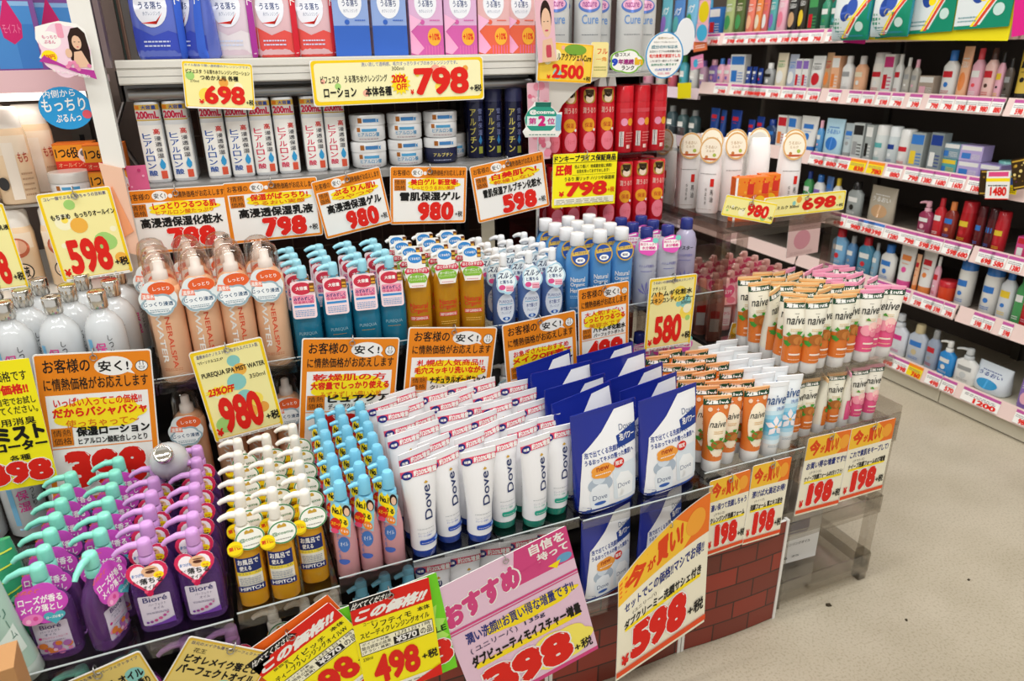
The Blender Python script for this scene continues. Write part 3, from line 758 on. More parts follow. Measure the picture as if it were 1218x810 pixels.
# ---- peach mist can
def mist():
    K = Kind('mist_can', 'spray can')
    B = Body([(0, .0215, .0215, 2), (.003, .024, .024, 2), (.138, .024, .024, 2), (.146, .0225, .0225, 2), (.153, .0165, .0165, 2), (.156, .012, .012, 2)])
    b = K.part('body', B.put(MB(), mat('#f6c49c', .3, .5, coat=.2), 26))
    P = Print(.042, .14)
    P.text('WATER', .22, .22, .42, .76, WHP, .02, rot=-90).text('MINERALSPA', .54, .16, .70, .86, pp('#e2583a'), .01, rot=-90).text('PUREQUA', .3, .89, .62, .905, pp('#c07a5a')).lines(.2, .13, .8, .17, 2, pp('#d8906a'))
    for k in range(4):
        for i in range(10): P.poly([(i/10, .01+.018*k+.03*math.sin(i*.62+k)), ((i+1)/10, .01+.018*k+.03*math.sin((i+1)*.62+k)), ((i+1)/10, .014+.018*k+.03*math.sin((i+1)*.62+k)), (i/10, .014+.018*k+.03*math.sin(i*.62+k))], pp('#fbe4d2'))
    m = MB(); P.on(m, B, .072); K.part('label', m, b)
    K.part('nozzle', MB().lathe([(.156, .011), (.168, .0105), (.17, .007), (.182, .0065), (.184, .004)], WHITE, 14))
    K.part('cap', MB().lathe([(.146, .0222), (.178, .0205), (.188, .0175), (.1935, .010), (.195, .001)], DOME, 22, cap=(0, 0)), None, 'clear domed cap')
    P = Print(.050, .052)
    P.poly(circ(.62, .76, .36, .2, 22), pp('#e2602e')).text('しっとり', .4, .73, .84, .83, WHP, .02).poly(cloud(.5, .34, .48, .32, 6, .12), pp('#9ab2bc')).poly(cloud(.5, .34, .42, .26, 6, .12), pp('#eef2f2')).text('じっくり浸透', .1, .30, .88, .42, pp('#3a5a78'), .03).poly([(.06, .52), (.1, .7), (.4, .64), (.42, .48)], pp('#f08a70')).text('温泉水', .1, .52, .4, .64, WHP, .03).lines(.24, .14, .76, .24, 2, pp('#6a8a98'))
    out = cloud(0, 0, .0258, .0268, 6, .10)
    K.part('neck_card', card(out, pp('#dfe6e6'), pp('#e8ecea'), (0, -.0275, .134), -8, turn=4, pr=P))
    return K
K_MIST = mist()

# ---- teal gel with light blue pump
def teal():
    K = Kind('gel_bottle', 'bottle')
    B = Body([(0, .020, .016, 2.8), (.003, .0222, .0185, 2.8), (.085, .0222, .0185, 2.8), (.1, .019, .016, 2.4), (.108, .011, .011, 2), (.112, .009, .009, 2)])
    b = K.part('body', B.put(MB(), mat('#2a92b6', .08, .5, tr=.35, coat=.3, ior=1.33)))
    P = Print(.034, .04); P.text('PUREQUA', .12, .45, .9, .6, pp('#9ac4d2')).lines(.2, .32, .8, .38, 1, GOLDP)
    m = MB(); P.on(m, B, .045); K.part('label', m, b)
    K.part('pump', pump(MB(), .112, gl('#9ad6e6'), .0105, .016, .004, .008, .0078, .016, .024, .004, 190))
    P = Print(.036, .058)
    P.poly(rrect(0, 0, 1, 1, .12, .08), pp('#f2d8da')).poly(circ(.46, .80, .42, .17), pp('#c83448')).text('大容量', .22, .76, .7, .86, WHP, .03).poly(rrect(.06, .40, .94, .62, .05), pp('#e890a8')).text('みずみずしく', .1, .48, .9, .58, NAVY, .03).text('うるおい肌', .1, .4, .9, .47, pp('#c03a6a'), .03).rect(.08, .3, .92, .36, pp('#3a8ac8')).lines(.1, .06, .9, .26, 4, pp('#5a9ac8'))
    P.rect(.78, .70, .99, .94, pp('#7a4a1a')).lines(.8, .72, .96, .9, 2, pp('#f0b040'), .6)
    K.part('neck_card', card([(-.017, -.02), (-.012, -.029), (.012, -.029), (.016, -.018), (.018, .022), (.008, .029), (-.012, .029), (-.018, .016)], pp('#f0dadc'), pp('#e8d0d0'), (0, -.0205, .103), -10, pr=P))
    return K
K_TEAL = teal()

# ---- gold organic cleansing oil with tall neck card
def organic():
    K = Kind('cleansing_oil_bottle', 'bottle')
    B = Body([(0, .019, .017, 2.8), (.003, .0212, .0192, 2.8), (.098, .0212, .0192, 2.8), (.11, .0185, .017, 2.4), (.118, .009, .009, 2)])
    b = K.part('body', B.put(MB(), liquid('#f4b428', .5)))
    P = Print(.035, .075); P.text('Natural', .1, .66, .9, .78, RED, .015).text('Organic', .1, .53, .9, .66, RED, .015).rect(.08, .38, .92, .48, pp('#d8503a')).text('DEEP CLEANSING OIL', .12, .40, .88, .46, WHP, .02).lines(.15, .2, .85, .3, 2, pp('#f0c860'))
    m = MB(); P.on(m, B, .05); K.part('label', m, b)
    q = pump(MB(), .118, gl('#eef0ee'), .0095, .012, .004, .006, .0075, .014, .02, .003, 180)
    q.tube([(0, 0, .117), (0, 0, .01)], .0022, gl('#e8dca8'), 6); K.part('pump', q)
    P = Print(.04, .056)
    P.poly(rrect(.14, .52, .86, 1, .1), pp('#f2f2ee')).poly(circ(.45, .84, .28, .13), pp('#3a8ad0')).text('くすみ毛穴', .24, .80, .66, .88, WHP, .03).rect(.72, .68, .88, .97, pp('#6a3a1a')).lines(.735, .7, .87, .95, 2, pp('#f0b848'), .6)
    P.poly([(.0, .46), (.1, .58), (.5, .54), (.9, .58), (1, .46), (.92, .40), (.5, .44), (.08, .40)], pp('#d0304a')).text('ほとのみすばり', .1, .45, .9, .55, WHP, .03).poly(circ(.5, .26, .4, .17), pp('#84b83a')).text('オーガニック', .2, .28, .8, .36, WHP, .03).text('クレンジングオイル', .16, .2, .84, .27, pp('#f4f8d8')).poly(rrect(.2, .0, .8, .14, .06), pp('#f4ece4')).lines(.26, .04, .74, .1, 1, pp('#d07a8a'))
    K.part('neck_card', card([(-.013, -.028), (.013, -.028), (.016, -.015), (.019, -.008), (.02, .003), (.0145, .005), (.0155, .026), (.012, .029), (-.012, .029), (-.0155, .026), (-.0145, .005), (-.02, .003), (-.019, -.008), (-.016, -.015)], pp('#f4f2ea'), pp('#e8e6de'), (0, -.0215, .128), -8, pr=P))
    return K
K_ORG = organic()

# ---- clear blue water cleansing with white pump
def water():
    K = Kind('cleansing_water_bottle', 'bottle')
    B = Body([(0, .0185, .0165, 2.2), (.003, .0205, .0188, 2.2), (.07, .0205, .0188, 2.2), (.086, .0165, .0155, 2.1), (.096, .0088, .0088, 2)])
    b = K.part('body', B.put(MB(), mat('#7a9ede', .08, .5, tr=.5, coat=.3, ior=1.33)))
    P = Print(.032, .066); P.poly(circ(.5, .55, .48, .4, 26), pp('#e6ecf6')).text('PUREQUA', .14, .68, .86, .77, pp('#3a5a9a')).rect(.14, .645, .86, .665, pp('#6ab4d8')).text('水で落とす', .2, .49, .8, .6, pp('#24408e'), .02).text('クレンジング', .24, .38, .76, .46, pp('#24408e')).poly(circ(.5, .26, .2, .05), pp('#2a62b8')).dot(.5, .26, .08, pp('#c8dcf2')).poly(circ(.3, .06, .12, .07), pp('#2a52b0')).poly(circ(.62, .06, .12, .07), pp('#2a52b0'))
    m = MB(); P.on(m, B, .036); K.part('label', m, b)
    K.part('pump', pump(MB(), .096, gl('#eff1f2'), .0095, .013, .0035, .006, .0068, .018, .022, .004, 150))
    P = Print(.036, .045)
    P.poly(cloud(.5, .5, .5, .5, 5, .12), pp('#a8cfe0')).poly(cloud(.5, .52, .44, .43, 5, .12), pp('#e8f2f4')).text('スルッ', .14, .60, .88, .84, pp('#2a3a5a'), .04, slant=.15).text('と落ちる', .2, .42, .8, .56, pp('#2a4a7a'), .03).poly(circ(.3, .28, .16, .1), pp('#d8508a')).rect(.48, .12, .84, .34, pp('#f0b0c0')).lines(.5, .15, .82, .32, 2, pp('#c04a6a'))
    K.part('neck_card', card(cloud(0, 0, .0185, .0232, 5, .12), pp('#dceaf0'), pp('#dceaf0'), (0, -.0205, .088), -12, turn=-6, pr=P))
    return K
K_WATER = water()

# ---- sky blue herb lotion
def herb():
    K = Kind('lotion_bottle', 'bottle')
    B = Body([(0, .019, .0165, 2.6), (.003, .0212, .0185, 2.6), (.1, .0212, .0185, 2.6), (.118, .0175, .0155, 2.2), (.128, .0105, .0105, 2), (.132, .0105, .0105, 2)])
    b = K.part('body', B.put(MB(), mat('#5aa0e0', .15, .5, tr=.12, coat=.3)))
    P = Print(.034, .085); P.text('Natural', .1, .72, .86, .82, WHP, .015).text('Organic', .1, .60, .86, .70, WHP, .015).text('Herb', .1, .48, .58, .58, WHP, .015).lines(.1, .36, .8, .44, 2, pp('#b8dcf4')).text('ハーブ美容水', .1, .12, .7, .17, WHP).poly(circ(.6, .25, .14, .04), pp('#8ac4ee'))
    m = MB(); P.on(m, B, .05); K.part('label', m, b)
    K.part('cap', MB().lathe([(.132, .0125), (.133, .0132), (.153, .0128), (.1545, .0118), (.155, .004)], gl('#eef0f2'), 20))
    P = Print(.034, .036); P.poly(circ(.5, .5, .5, .5, 24), pp('#c8a040')).poly(circ(.5, .5, .44, .44, 24), pp('#2a4f9c')).poly([(.08, .52), (.92, .58), (.92, .76), (.08, .70)], pp('#d8b450')).text('オーガニック', .14, .60, .86, .72, NAVY, .03).poly(circ(.5, .3, .26, .14), WHP).text('認証', .34, .24, .66, .36, NAVY, .03)
    K.part('neck_card', card(circ(0, 0, .0172, .0182, 24), pp('#c8a040'), pp('#c8a040'), (.002, -.0195, .116), -14, turn=6, pr=P))
    return K
K_HERB = herb()

# ---- white job's tears lotion with navy cap
def tears(tester=False):
    K = Kind('lotion_bottle', 'bottle')
    B = Body([(0, .0195, .0195, 2), (.003, .0215, .0215, 2), (.105, .0215, .0215, 2), (.12, .0175, .0175, 2), (.128, .011, .011, 2)])
    b = K.part('body', B.put(MB(), mat('#c9c3e0' if tester else '#e2e4f0', .12, .5, tr=.35, coat=.3)))
    P = Print(.036, .1); vi = pp('#7a78b4')
    P.text('ハトムギ化粧水', .1, .72, .9, .78, vi, .02).lines(.2, .64, .8, .68, 1, vi)
    for a in (20, 50, 85, 120, 155): P.poly([(.5, .2), (.5+.36*math.cos(R(a-6)), .2+.2*math.sin(R(a-6))), (.5+.44*math.cos(R(a)), .2+.26*math.sin(R(a))), (.5+.34*math.cos(R(a+10)), .2+.2*math.sin(R(a+10)))], vi)
    P.rect(.49, .04, .51, .22, vi)
    if tester: P.text('テスター', .1, .86, .9, .94, BLACK, .02)
    m = MB(); P.on(m, B, .055); K.part('label', m, b)
    K.part('cap', MB().lathe([(.128, .0118), (.129, .0122), (.147, .0118), (.149, .0105), (.1495, .003)], gl('#26327e'), 18))
    if not tester:
        P = Print(.038, .034); P.poly(cloud(.5, .5, .5, .5, 5, .1), pp('#e058b4')).rect(.1, .3, .92, .74, WHP).text('毎日たっぷり', .12, .55, .9, .70, MAG, .03).text('水分補給', .2, .34, .86, .52, MAG, .04).poly(circ(.84, .82, .14, .14), pp('#7ad0c0')).poly([(.1, .8), (.6, .95), (.6, .85), (.1, .76)], WHP)
        K.part('neck_card', card(cloud(0, 0, .0192, .0172, 5, .1), pp('#e058b4'), pp('#f0b8dc'), (0, -.0235, .118), -10, pr=P))
    return K
K_TEAR, K_TEST = tears(), tears(True)

# ================================================================ front tier
def fan(i, n, a): return (i-(n-1)/2)*a
def col_row(K, pts, z, desc, colname, group, rz=0, jit=4):
    for i, (x, y) in enumerate(pts):
        place(K, (x, y, z), R(rz+rnd.uniform(-jit, jit)), '%s, %s, %s' % (desc, colname, 'front one' if i == 0 else od(i)+' from front'), group)
Z1 = .3853
g = 'purple cleansing oil bottles'
col_row(K_ROSE, [(-.258+.001*i, .822+.0345*i) for i in range(7)], Z1, 'purple oil bottle with teal pump', 'outer column', g, -6)
place(K_ROSE, (-.205, .822, Z1), R(62), 'purple oil bottle with teal pump turned sideways at the front', g)
col_row(K_ROSE, [(-.199+.001*i, .866+.036*i) for i in range(6)], Z1, 'purple oil bottle with teal pump', 'inner column', g, -6)
col_row(K_OIL, [(-.148+.001*i, .824+.036*i) for i in range(6)], Z1, 'purple oil bottle with lilac pump', 'column beside teal pumps', g, -8)
col_row(K_OIL, [(-.0945+.001*i, .822+.0355*i) for i in range(7)], Z1, 'purple oil bottle with lilac pump', 'column beside gold bottles', g, -8)
g = 'golden cleansing oil bottles'
col_row(K_GOLD, [(-.037+.0012*i, .823+.038*i) for i in range(6)], Z1, 'golden oil bottle with cream pump', 'column beside purple bottles', g, -6)
col_row(K_GOLD, [(.003+.0012*i, .820+.038*i) for i in range(6)], Z1, 'golden oil bottle with cream pump', 'middle column', g, -4)
col_row(K_GOLD, [(.043+.0012*i, .836+.038*i) for i in range(6)], Z1, 'golden oil bottle with cream pump', 'column beside pink bottles', g, -6)
g = 'pink cleansing oil bottles'
for c, (x, nm) in enumerate(((.087, 'column beside gold bottles'), (.119, 'middle column'), (.151, 'column beside white tubes'))):
    col_row(K_PINK, [(x+.001*i, .828+.0365*i) for i in range(7)], Z1, 'pink oil bottle with sky blue pump', nm, g, -10)
g = 'white face wash tubes'
cols = [.194, .237, .280, .324, .367, .410]
for c, x in enumerate(cols):
    for r in range(6):
        if (c, r) in ((5, 5),): continue
        y = .832+.042*r+(.016 if c % 2 else 0)
        place(K_DOVEB if c < 3 else K_DOVEG, (x+rnd.uniform(-.001, .001), y, Z1), R(rnd.uniform(-4, 12)+(5-c)*2 if r else (4, 16, 3, 6, 12, 4)[c]),
              'white face wash tube with %s band, %s, %s from left' % ('blue' if c < 3 else 'green', rowword(r), od(c)), g, ry=R(rnd.uniform(-4, 4) if r else (0, -1.5, 1, -1, 1, 2)[c]), rx=R(rnd.uniform(-3, 3) if r else 0))
g = 'navy refill pouches'
pts = [(.490, .832, 5), (.607, .836, 7), (.493, .884, 6), (.604, .886, 9), (.489, .934, 10), (.608, .936, 6), (.494, .984, 5), (.606, .985, 9), (.490, 1.032, 7), (.607, 1.033, 5)]
for i, (x, y, a) in enumerate(pts):
    place(K_REFILL, (x, y, Z1), R(a+rnd.uniform(-5, 5)*(i > 1)), 'navy and white refill pouch, %s, %s column of pouches' % (rowword(i//2), 'left' if i % 2 == 0 else 'right'), g, ry=R(rnd.uniform(-6, 0) if i > 1 else -2), rx=R(rnd.uniform(-5, 2) if i > 1 else -2))
for i, (x, y, a, lb) in enumerate(((.492, .828, 14, 'navy refill pouch in the lower tray beside the pink sign'), (.600, .836, 18, 'navy refill pouch in the lower tray behind the curved 598 sign'))):
    place(K_REFILL, (x, y, .2189), R(a), lb, g, sc=.92)
g = 'orange face wash tubes'
xs = [.702, .742, .782]
for c, x in enumerate(xs):
    for r in range(6):
        place(K_NORG, (x+rnd.uniform(-.001, .001)+.0008*r, .848+.0355*r+(.014 if c == 1 else 0), Z1), R(rnd.uniform(-20, -6)), 'orange almond face wash tube, %s, %s from left' % (rowword(r), od(c)), g, ry=R(rnd.uniform(-2, 2) if r else 0), rx=R(rnd.uniform(-2, 2) if r else 0))
g = 'blue flower face wash tubes'
for c, x in enumerate([.826, .866]):
    for r in range(6):
        place(K_NBLU, (x+rnd.uniform(-.001, .001), .850+.0355*r+(.012 if c == 1 else 0), Z1), R(rnd.uniform(-16, -2)), 'white and blue flower face wash tube, %s, %s from left' % (rowword(r), od(c)), g, ry=R(rnd.uniform(-2, 2) if r else 0), rx=R(rnd.uniform(-2, 2) if r else 0))
# stand at the aisle end
g = 'tubes on the upper step of the clear stand'
fr = [(.904, .935, -34), (.912, .914, -24), (.940, .900, -12), (.972, .912, -10), (1.004, .900, -12), (1.036, .911, -8), (1.068, .900, -16), (1.097, .912, -30), (1.122, .902, -40)]
for i, (x, y, a) in enumerate(fr):
    if i == 0: continue
    pk = i >= 6
    place(K_NPCH if pk else K_NALM, (x, y, .5025), R(a), '%s face wash tube on upper step, front row, %s from left' % ('pink peach' if pk else 'cream almond', od(i-1)), g, ry=R(rnd.uniform(-1, 1)))
for r in range(1, 5):
    for c in range(7):
        x = .920+.0345*c; y = .912+.0345*r+(.012 if c % 2 else 0); pk = c >= 4 - (r > 3)
        place(K_NPCH if pk else K_NALM, (x+rnd.uniform(-.001, .001), y, .5025), R(rnd.uniform(-40, 30)), '%s face wash tube on upper step, %s, %s from left' % ('pink peach' if pk else 'cream almond', rowword(r), od(c)), g, ry=R(rnd.uniform(-5, 5)), rx=R(rnd.uniform(-4, 4)))
g = 'tubes on the lower step of the clear stand'
for i, (x, k, a) in enumerate(((.912, K_NALM, 0), (.941, K_NALM, -14), (.974, K_NALM, 66), (1.004, K_NALM, -16), (1.032, K_NPCH, 58), (1.062, K_NPCH, -12), (1.098, K_NPCH, -16))):
    place(k, (x, .888, .3773), R(a), '%s face wash tube on lower step, %s from left' % ('pink peach' if k is K_NPCH else 'cream almond', od(i)), g, sc=.83)
# second layer below the trays
Z0 = .2190
def low(K, pts, desc, group, rz=0):
    for i, (x, y) in enumerate(pts):
        place(K, (x, y, Z0), R(rz+rnd.uniform(-6, 6)), '%s in the lower tray, %s from left' % (desc, od(i)), group)
low(K_ROSE, [(-.25, .83), (-.19, .83)], 'purple oil bottle with teal pump', 'lower tray oil bottles')
low(K_OIL, [(-.13, .83), (-.075, .83)], 'purple oil bottle with lilac pump', 'lower tray oil bottles')
low(K_GOLD, [(-.02, .83), (.022, .83), (.062, .83)], 'golden oil bottle with cream pump', 'lower tray oil bottles')
low(K_PINK, [(.10, .83), (.134, .83), (.168, .83)], 'pink oil bottle with sky blue pump', 'lower tray oil bottles')
low(K_DOVEB, [(.205, .832), (.252, .832), (.3, .832)], 'white face wash tube with blue band', 'lower tray tubes', -10)
low(K_DOVEG, [(.345, .832), (.39, .832)], 'white face wash tube with green band', 'lower tray tubes', -10)

# ================================================================ second tier
Z2 = .5953
g = 'white silver-capped bottles'
for r in range(3):
    for c, x in enumerate([-.415, -.355, -.295, -.238, -.182]):
        if (r, c) in ((2, 4),): continue
        place(K_SILV, (x+.012*r, 1.118+.054*r, Z2), R(rnd.uniform(-25, 10)), 'white lotion bottle with silver cap on upper tray, %s, %s from left' % (rowword(r), od(c)), g)
place(K_SILV, (-.166, 1.236, Z2), R(35), 'white lotion bottle with silver cap standing alone behind the mist cans', g)
grid(K_SILV, [-.40, -.34, -.282, -.225, -.168], [1.122], Z1, 'white lotion bottle with silver cap on lower level', g, 20)
place(K_SILV, (-.124, 1.074, .462), R(0), 'white lotion bottle tipped forward showing its round silver cap', g, rx=R(52))
g = 'peach mist cans'
grid(K_MIST, [-.098, -.048, .001, .048], [1.116, 1.166, 1.216], Z2, 'peach mist can on upper tray', g, -8, 5, skip={(2, 3)}, stag=-.006)
grid(K_MIST, [-.096, -.044, .006, .052], [1.12], Z1-.003, 'peach mist can on lower level', g, -8, 5, sc=.98)
g = 'teal gel bottles'
grid(K_TEAL, [.098, .1455, .193, .2385], [1.114, 1.156, 1.198, 1.24], Z2, 'teal gel bottle with light blue pump', g, -10, 5)
g = 'gold organic oil bottles'
grid(K_ORG, [.283, .33, .377], [1.114, 1.156, 1.198, 1.24], Z2, 'gold organic oil bottle with tall neck card', g, -10, 4)
g = 'blue water cleansing bottles'
grid(K_WATER, [.437, .482, .527], [1.114, 1.156, 1.198, 1.24], Z2, 'clear blue cleansing bottle with white pump', g, -12, 8)
g = 'sky blue herb bottles'
grid(K_HERB, [.576, .622, .668], [1.114, 1.156, 1.198, 1.24], Z2, 'sky blue herb lotion bottle with white cap', g, -14, 5)
g = 'navy-capped lotion bottles'
grid(K_TEAR, [.722, .768], [1.116, 1.162, 1.208], Z2, 'white lotion bottle with navy cap and magenta card', g, -18, 5, skip={(0, 9)})
place(K_TEST, (.835, 1.15, Z2-.0), R(-30), 'lilac tester bottle with navy cap beside the clear case', None)
grid(K_TEAR, [.722, .768, .82], [1.12], Z1, 'white lotion bottle with navy cap on lower level', g, -18, 5)
grid(K_HERB, [.576, .622, .668], [1.12], Z1, 'sky blue herb lotion bottle on lower level', 'sky blue herb bottles', -14, 5)
grid(K_WATER, [.437, .482, .527], [1.12], Z1, 'clear blue cleansing bottle on lower level', 'blue water cleansing bottles', -12, 5)
grid(K_ORG, [.283, .33, .377], [1.12], Z1, 'gold organic oil bottle on lower level', 'gold organic oil bottles', -10, 5)
grid(K_TEAL, [.10, .158, .216], [1.12], Z1, 'teal gel bottle on lower level', 'teal gel bottles', -10, 5)

# ================================================================ third tier: shelf under the top board
def hyal(red):
    K = Kind('lotion_bottle', 'bottle')
    B = Body([(0, .0165, .0145, 3.2), (.004, .0182, .0162, 3.2), (.092, .0182, .0162, 3.2), (.094, .0178, .0158, 3.2)])
    b = K.part('body', B.put(MB(), mat('#eceef0', .15, .5, tr=.1, coat=.3)))
    c1, c2 = (pp('#d8365a'), pp('#e88aa0')) if red else (pp('#2f5aa8'), pp('#7a98c8'))
    P = Print(.034, .088); P.rect(.02, .02, .98, .98, WHP).vtext('ヒアルロン酸', .14, .08, .5, .86, c1, .02).text('高', .62, .82, .88, .92, RED, .02).vtext('浸透保湿', .62, .40, .88, .80, pp('#4a4a50'), .015).poly([(.76, .40), (.88, .3), (.86, .24), (.76, .2), (.66, .24), (.64, .3)], pp('#3aa0d8')).rect(.64, .04, .88, .18, pp('#e05a40'))
    m = MB(); P.on(m, B, .047); K.part('label', m, b)
    cp = Body([(.094, .0178, .0158, 3.2), (.122, .0176, .0156, 3.2), (.124, .016, .014, 3.2)])
    K.part('cap', cp.put(MB(), gl('#e6e8ea')))
    P = Print(.034, .024); P.rect(0, 0, 1, 1, pp('#d8b24a')).rect(0, .08, 1, .66, pp('#d8d4d0')).text('200mL', .04, .12, .96, .60, pp('#c8284a'), .05).text('大容量', .3, .70, .9, .96, pp('#2a4a9a'), .03).rect(.04, .72, .22, .94, pp('#d87a20'))
    m = MB(); P.on(m, cp, .108); K.part('volume_sticker', m)
    return K
K_HB, K_HR = hyal(False), hyal(True)
def jar(navy=False, plain=False):
    K = Kind('cream_jar', 'jar')
    B = Body([(0, .026, .026, 2), (.003, .030, .030, 2), (.026, .0305, .0305, 2), (.028, .029, .029, 2)])
    b = K.part('body', B.put(MB(), gl('#23284a' if navy else '#eeeeee'), 26))
    P = Print(.046, .022)
    if navy: P.text('アルブチン', .1, .42, .9, .72, pp('#d8c878'), .03).lines(.1, .1, .8, .3, 1, pp('#9aa0c0'))
    else: P.rect(.08, .62, .22, .95, pp('#b06a2a')).rect(.28, .64, .86, .86, pp('#58a8d8')).text('ヒアルロン酸', .12, .26, .96, .58, pp('#4a9ac8'), .02).lines(.16, .06, .9, .18, 1, pp('#a8808a'))
    m = MB(); P.on(m, B, .0145); K.part('label', m, b)
    ld = Body([(.028, .0312, .0312, 2), (.043, .0312, .0312, 2), (.0447, .029, .029, 2)])
    l = K.part('lid', ld.put(MB(), gl('#f0f0f0') if not plain else gl('#d8d4ce'), 26))
    if not plain:
        P = Print(.04, .012); P.rect(.02, .2, .2, .9, pp('#b06a2a')).rect(.26, .3, .82, .8, pp('#4a8ac8')).poly(star(.9, .5, .09, .4, 4, .4), pp('#3a9ad8'))
        m = MB(); P.on(m, ld, .0355, .003); K.part('lid_sticker', m, l)
    return K
K_JAR, K_JARN, K_JARP = jar(), jar(True), jar(False, True)
def arbutin():
    K = Kind('lotion_bottle', 'bottle')
    B = Body([(0, .0155, .0155, 2), (.003, .017, .017, 2), (.1, .017, .017, 2), (.102, .0165, .0165, 2)])
    b = K.part('body', B.put(MB(), gl('#1e2142')))
    P = Print(.03, .09); P.vtext('アルブチン', .08, .04, .46, .96, pp('#d8cc6a'), .02).vtext('雪肌保湿', .6, .4, .86, .96, pp('#8a94c8'), .01).poly([(.72, .42), (.84, .3), (.72, .22), (.6, .3)], pp('#3a8ac8')).rect(.6, .04, .86, .18, pp('#a8b048'))
    m = MB(); P.on(m, B, .05); K.part('label', m, b)
    K.part('cap', MB().lathe([(.102, .0168), (.128, .0165), (.13, .015)], gl('#3a3c62'), 20))
    return K
K_ARB = arbutin()
Z3 = .8603
g = 'white lotion bottles on the middle shelf'
for i, (x, k, rz) in enumerate(((-.083, K_HB, -6), (-.044, K_HB, -6), (.008, K_HB, -4), (.046, K_HB, -4), (.083, K_HR, -4), (.121, K_HR, -4), (.167, K_HR, -6), (.2045, K_HR, -6))):
    place(k, (x, 1.312, Z3), R(rz), 'white lotion bottle with %s writing on middle shelf, %s from left' % ('blue' if k is K_HB else 'red', od(i)), g)
    place(k, (x+.003, 1.352, Z3), R(rz), 'white lotion bottle with %s writing on middle shelf, behind the %s one' % ('blue' if k is K_HB else 'red', od(i)), g)
g = 'stacked cream jars'
for i, x in enumerate((.262, .329, .396)):
    place(K_JARN if i == 2 else K_JAR, (x-.002, 1.315, Z3), R(-8), '%s cream jar, lower jar in the %s stack from left' % ('navy' if i == 2 else 'white', od(i)), g)
    place(K_JAR, (x, 1.318, Z3+.0452), R(-12), 'white cream jar, upper jar in the %s stack from left' % od(i), g)
place(K_JARP, (.432, 1.376, Z3), R(0), 'cream jar with dull grey lid half behind the jar stacks', g)
g = 'navy lotion bottles'
for i, (x, y) in enumerate(((.472, 1.34), (.507, 1.335), (.541, 1.315), (.487, 1.40), (.524, 1.385))):
    place(K_ARB, (x, y, Z3), R(-10), 'navy lotion bottle with yellow vertical writing, %s' % ('%s from left in front' % od(i) if i < 3 else '%s one behind' % od(i-3)), g)

# ---- top shelf: refill pouches and clear gift boxes
def pouch(name, w, d, h, colr, prints):
    K = Kind(name, 'pouch')
    B = Body([(0, w*.44, d*.42, 2.6), (.006, w*.49, d*.5, 2.6), (h*.4, w*.5, d*.42, 2.4), (h*.8, w*.5, d*.2, 2.6), (h, w*.5, .001, 5)])
    b = K.part('pouch_body', B.put(MB(), colr, 28))
    P = Print(w*.96, h); prints(P); m = MB(); P.on(m, B, h/2, 0, .008, .0004); K.part('print', m, b)
    return K
def drop_art(c1, c2):
    def f(P):
        P.poly([(.0, .0), (1, .0), (1, .22), (.7, .27), (.4, .22), (0, .32)], c1)
        P.poly(circ(.42, .50, .32, .2, 26), pp('#e4e6ee')).poly([(.42, .66), (.46, .60), (.42, .57), (.38, .60)], pp('#3a5aa8')).text('うる落ち', .2, .47, .64, .54, pp('#3a4a7a'), .02).text('水クレンジング', .26, .41, .6, .45, pp('#6a7a9a')).poly([(.2, .34), (.5, .36), (.64, .44), (.5, .33)], RED)
        P.lines(.2, .12, .7, .2, 2, pp('#c8d0e8')).rect(.86, 0, .99, 1, c2).vtext('モイスト', .88, .5, .98, .95, WHP)
    return f
FO = dict(rough=.16, spec=.5, coat=.4)
K_PB = pouch('refill_pouch', .075, .05, .15, mat('#5a6cc4', **FO), drop_art(pp('#3a4cb4'), pp('#3a62cc')))
K_PM = pouch('refill_pouch', .07, .045, .15, mat('#d8c4d0', **FO), drop_art(pp('#d8d0d4'), pp('#a83a9a')))
K_PR = pouch('refill_pouch', .07, .045, .15, mat('#dcb4ba', **FO), drop_art(pp('#d8504a'), pp('#d02a38')))
def gift(c, c2, bow):
    K = Kind('lotion_box', 'box')
    m = MB().box(-.029, .029, -.024, .024, 0, .18, mat(c, .12, .5, coat=.5))
    b = K.part('clear_box', m)
    P = Print(.058, .18); P.rect(0, 0, 1, .26, c2).poly(circ(.5, .46, .33, .14, 26), pp('#eef0f6')).poly([(.5, .56), (.55, .50), (.5, .47), (.45, .50)], pp('#3a5aa8')).text('うる落ち', .28, .42, .72, .48, pp('#3a4a7a'), .02).text('水クレンジング', .3, .37, .7, .40, pp('#6a7a9a')).dot(.38, .29, .07, c2).lines(.6, .3, .9, .33, 1, c2)
    if bow:
        P.poly(circ(.72, .16, .2, .08), pp('#f0b03a')).text('+10%', .56, .13, .88, .19, RED, .04)
        P.poly([(.0, .2), (.36, .3), (.0, .36)], pp('#f2b8d8')).poly([(.0, .22), (.4, .06), (.2, .0), (.0, .02)], pp('#f0a8cc'))
        for k in range(6): P.rect(.45+.09*k, .0, .47+.09*k, .08, pp('#e078b0'))
    K.part('print', P.flat(MB(), 0, -.024, .09), b)
    return K
K_GB, K_GP, K_GR = gift('#8ea8dc', pp('#3a66c0'), 0), gift('#dcb0d4', pp('#d060a8'), 1), gift('#e4b4b4', pp('#e4664a'), 1)
Z4 = 1.0453
g = 'pouches on the top shelf'
for i, (x, K, a, n) in enumerate(((-.045, K_PB, -6, 'blue'), (.01, K_PB, -62, 'blue'), (.062, K_PM, -8, 'pale pink and purple'), (.128, K_PR, -8, 'red'), (.19, K_PR, -8, 'red'))):
    place(K, (x, 1.325, Z4), R(a), '%s refill pouch on the top shelf, %s pouch from left' % (n, od(i)), g)
g = 'lotion boxes on the top shelf'
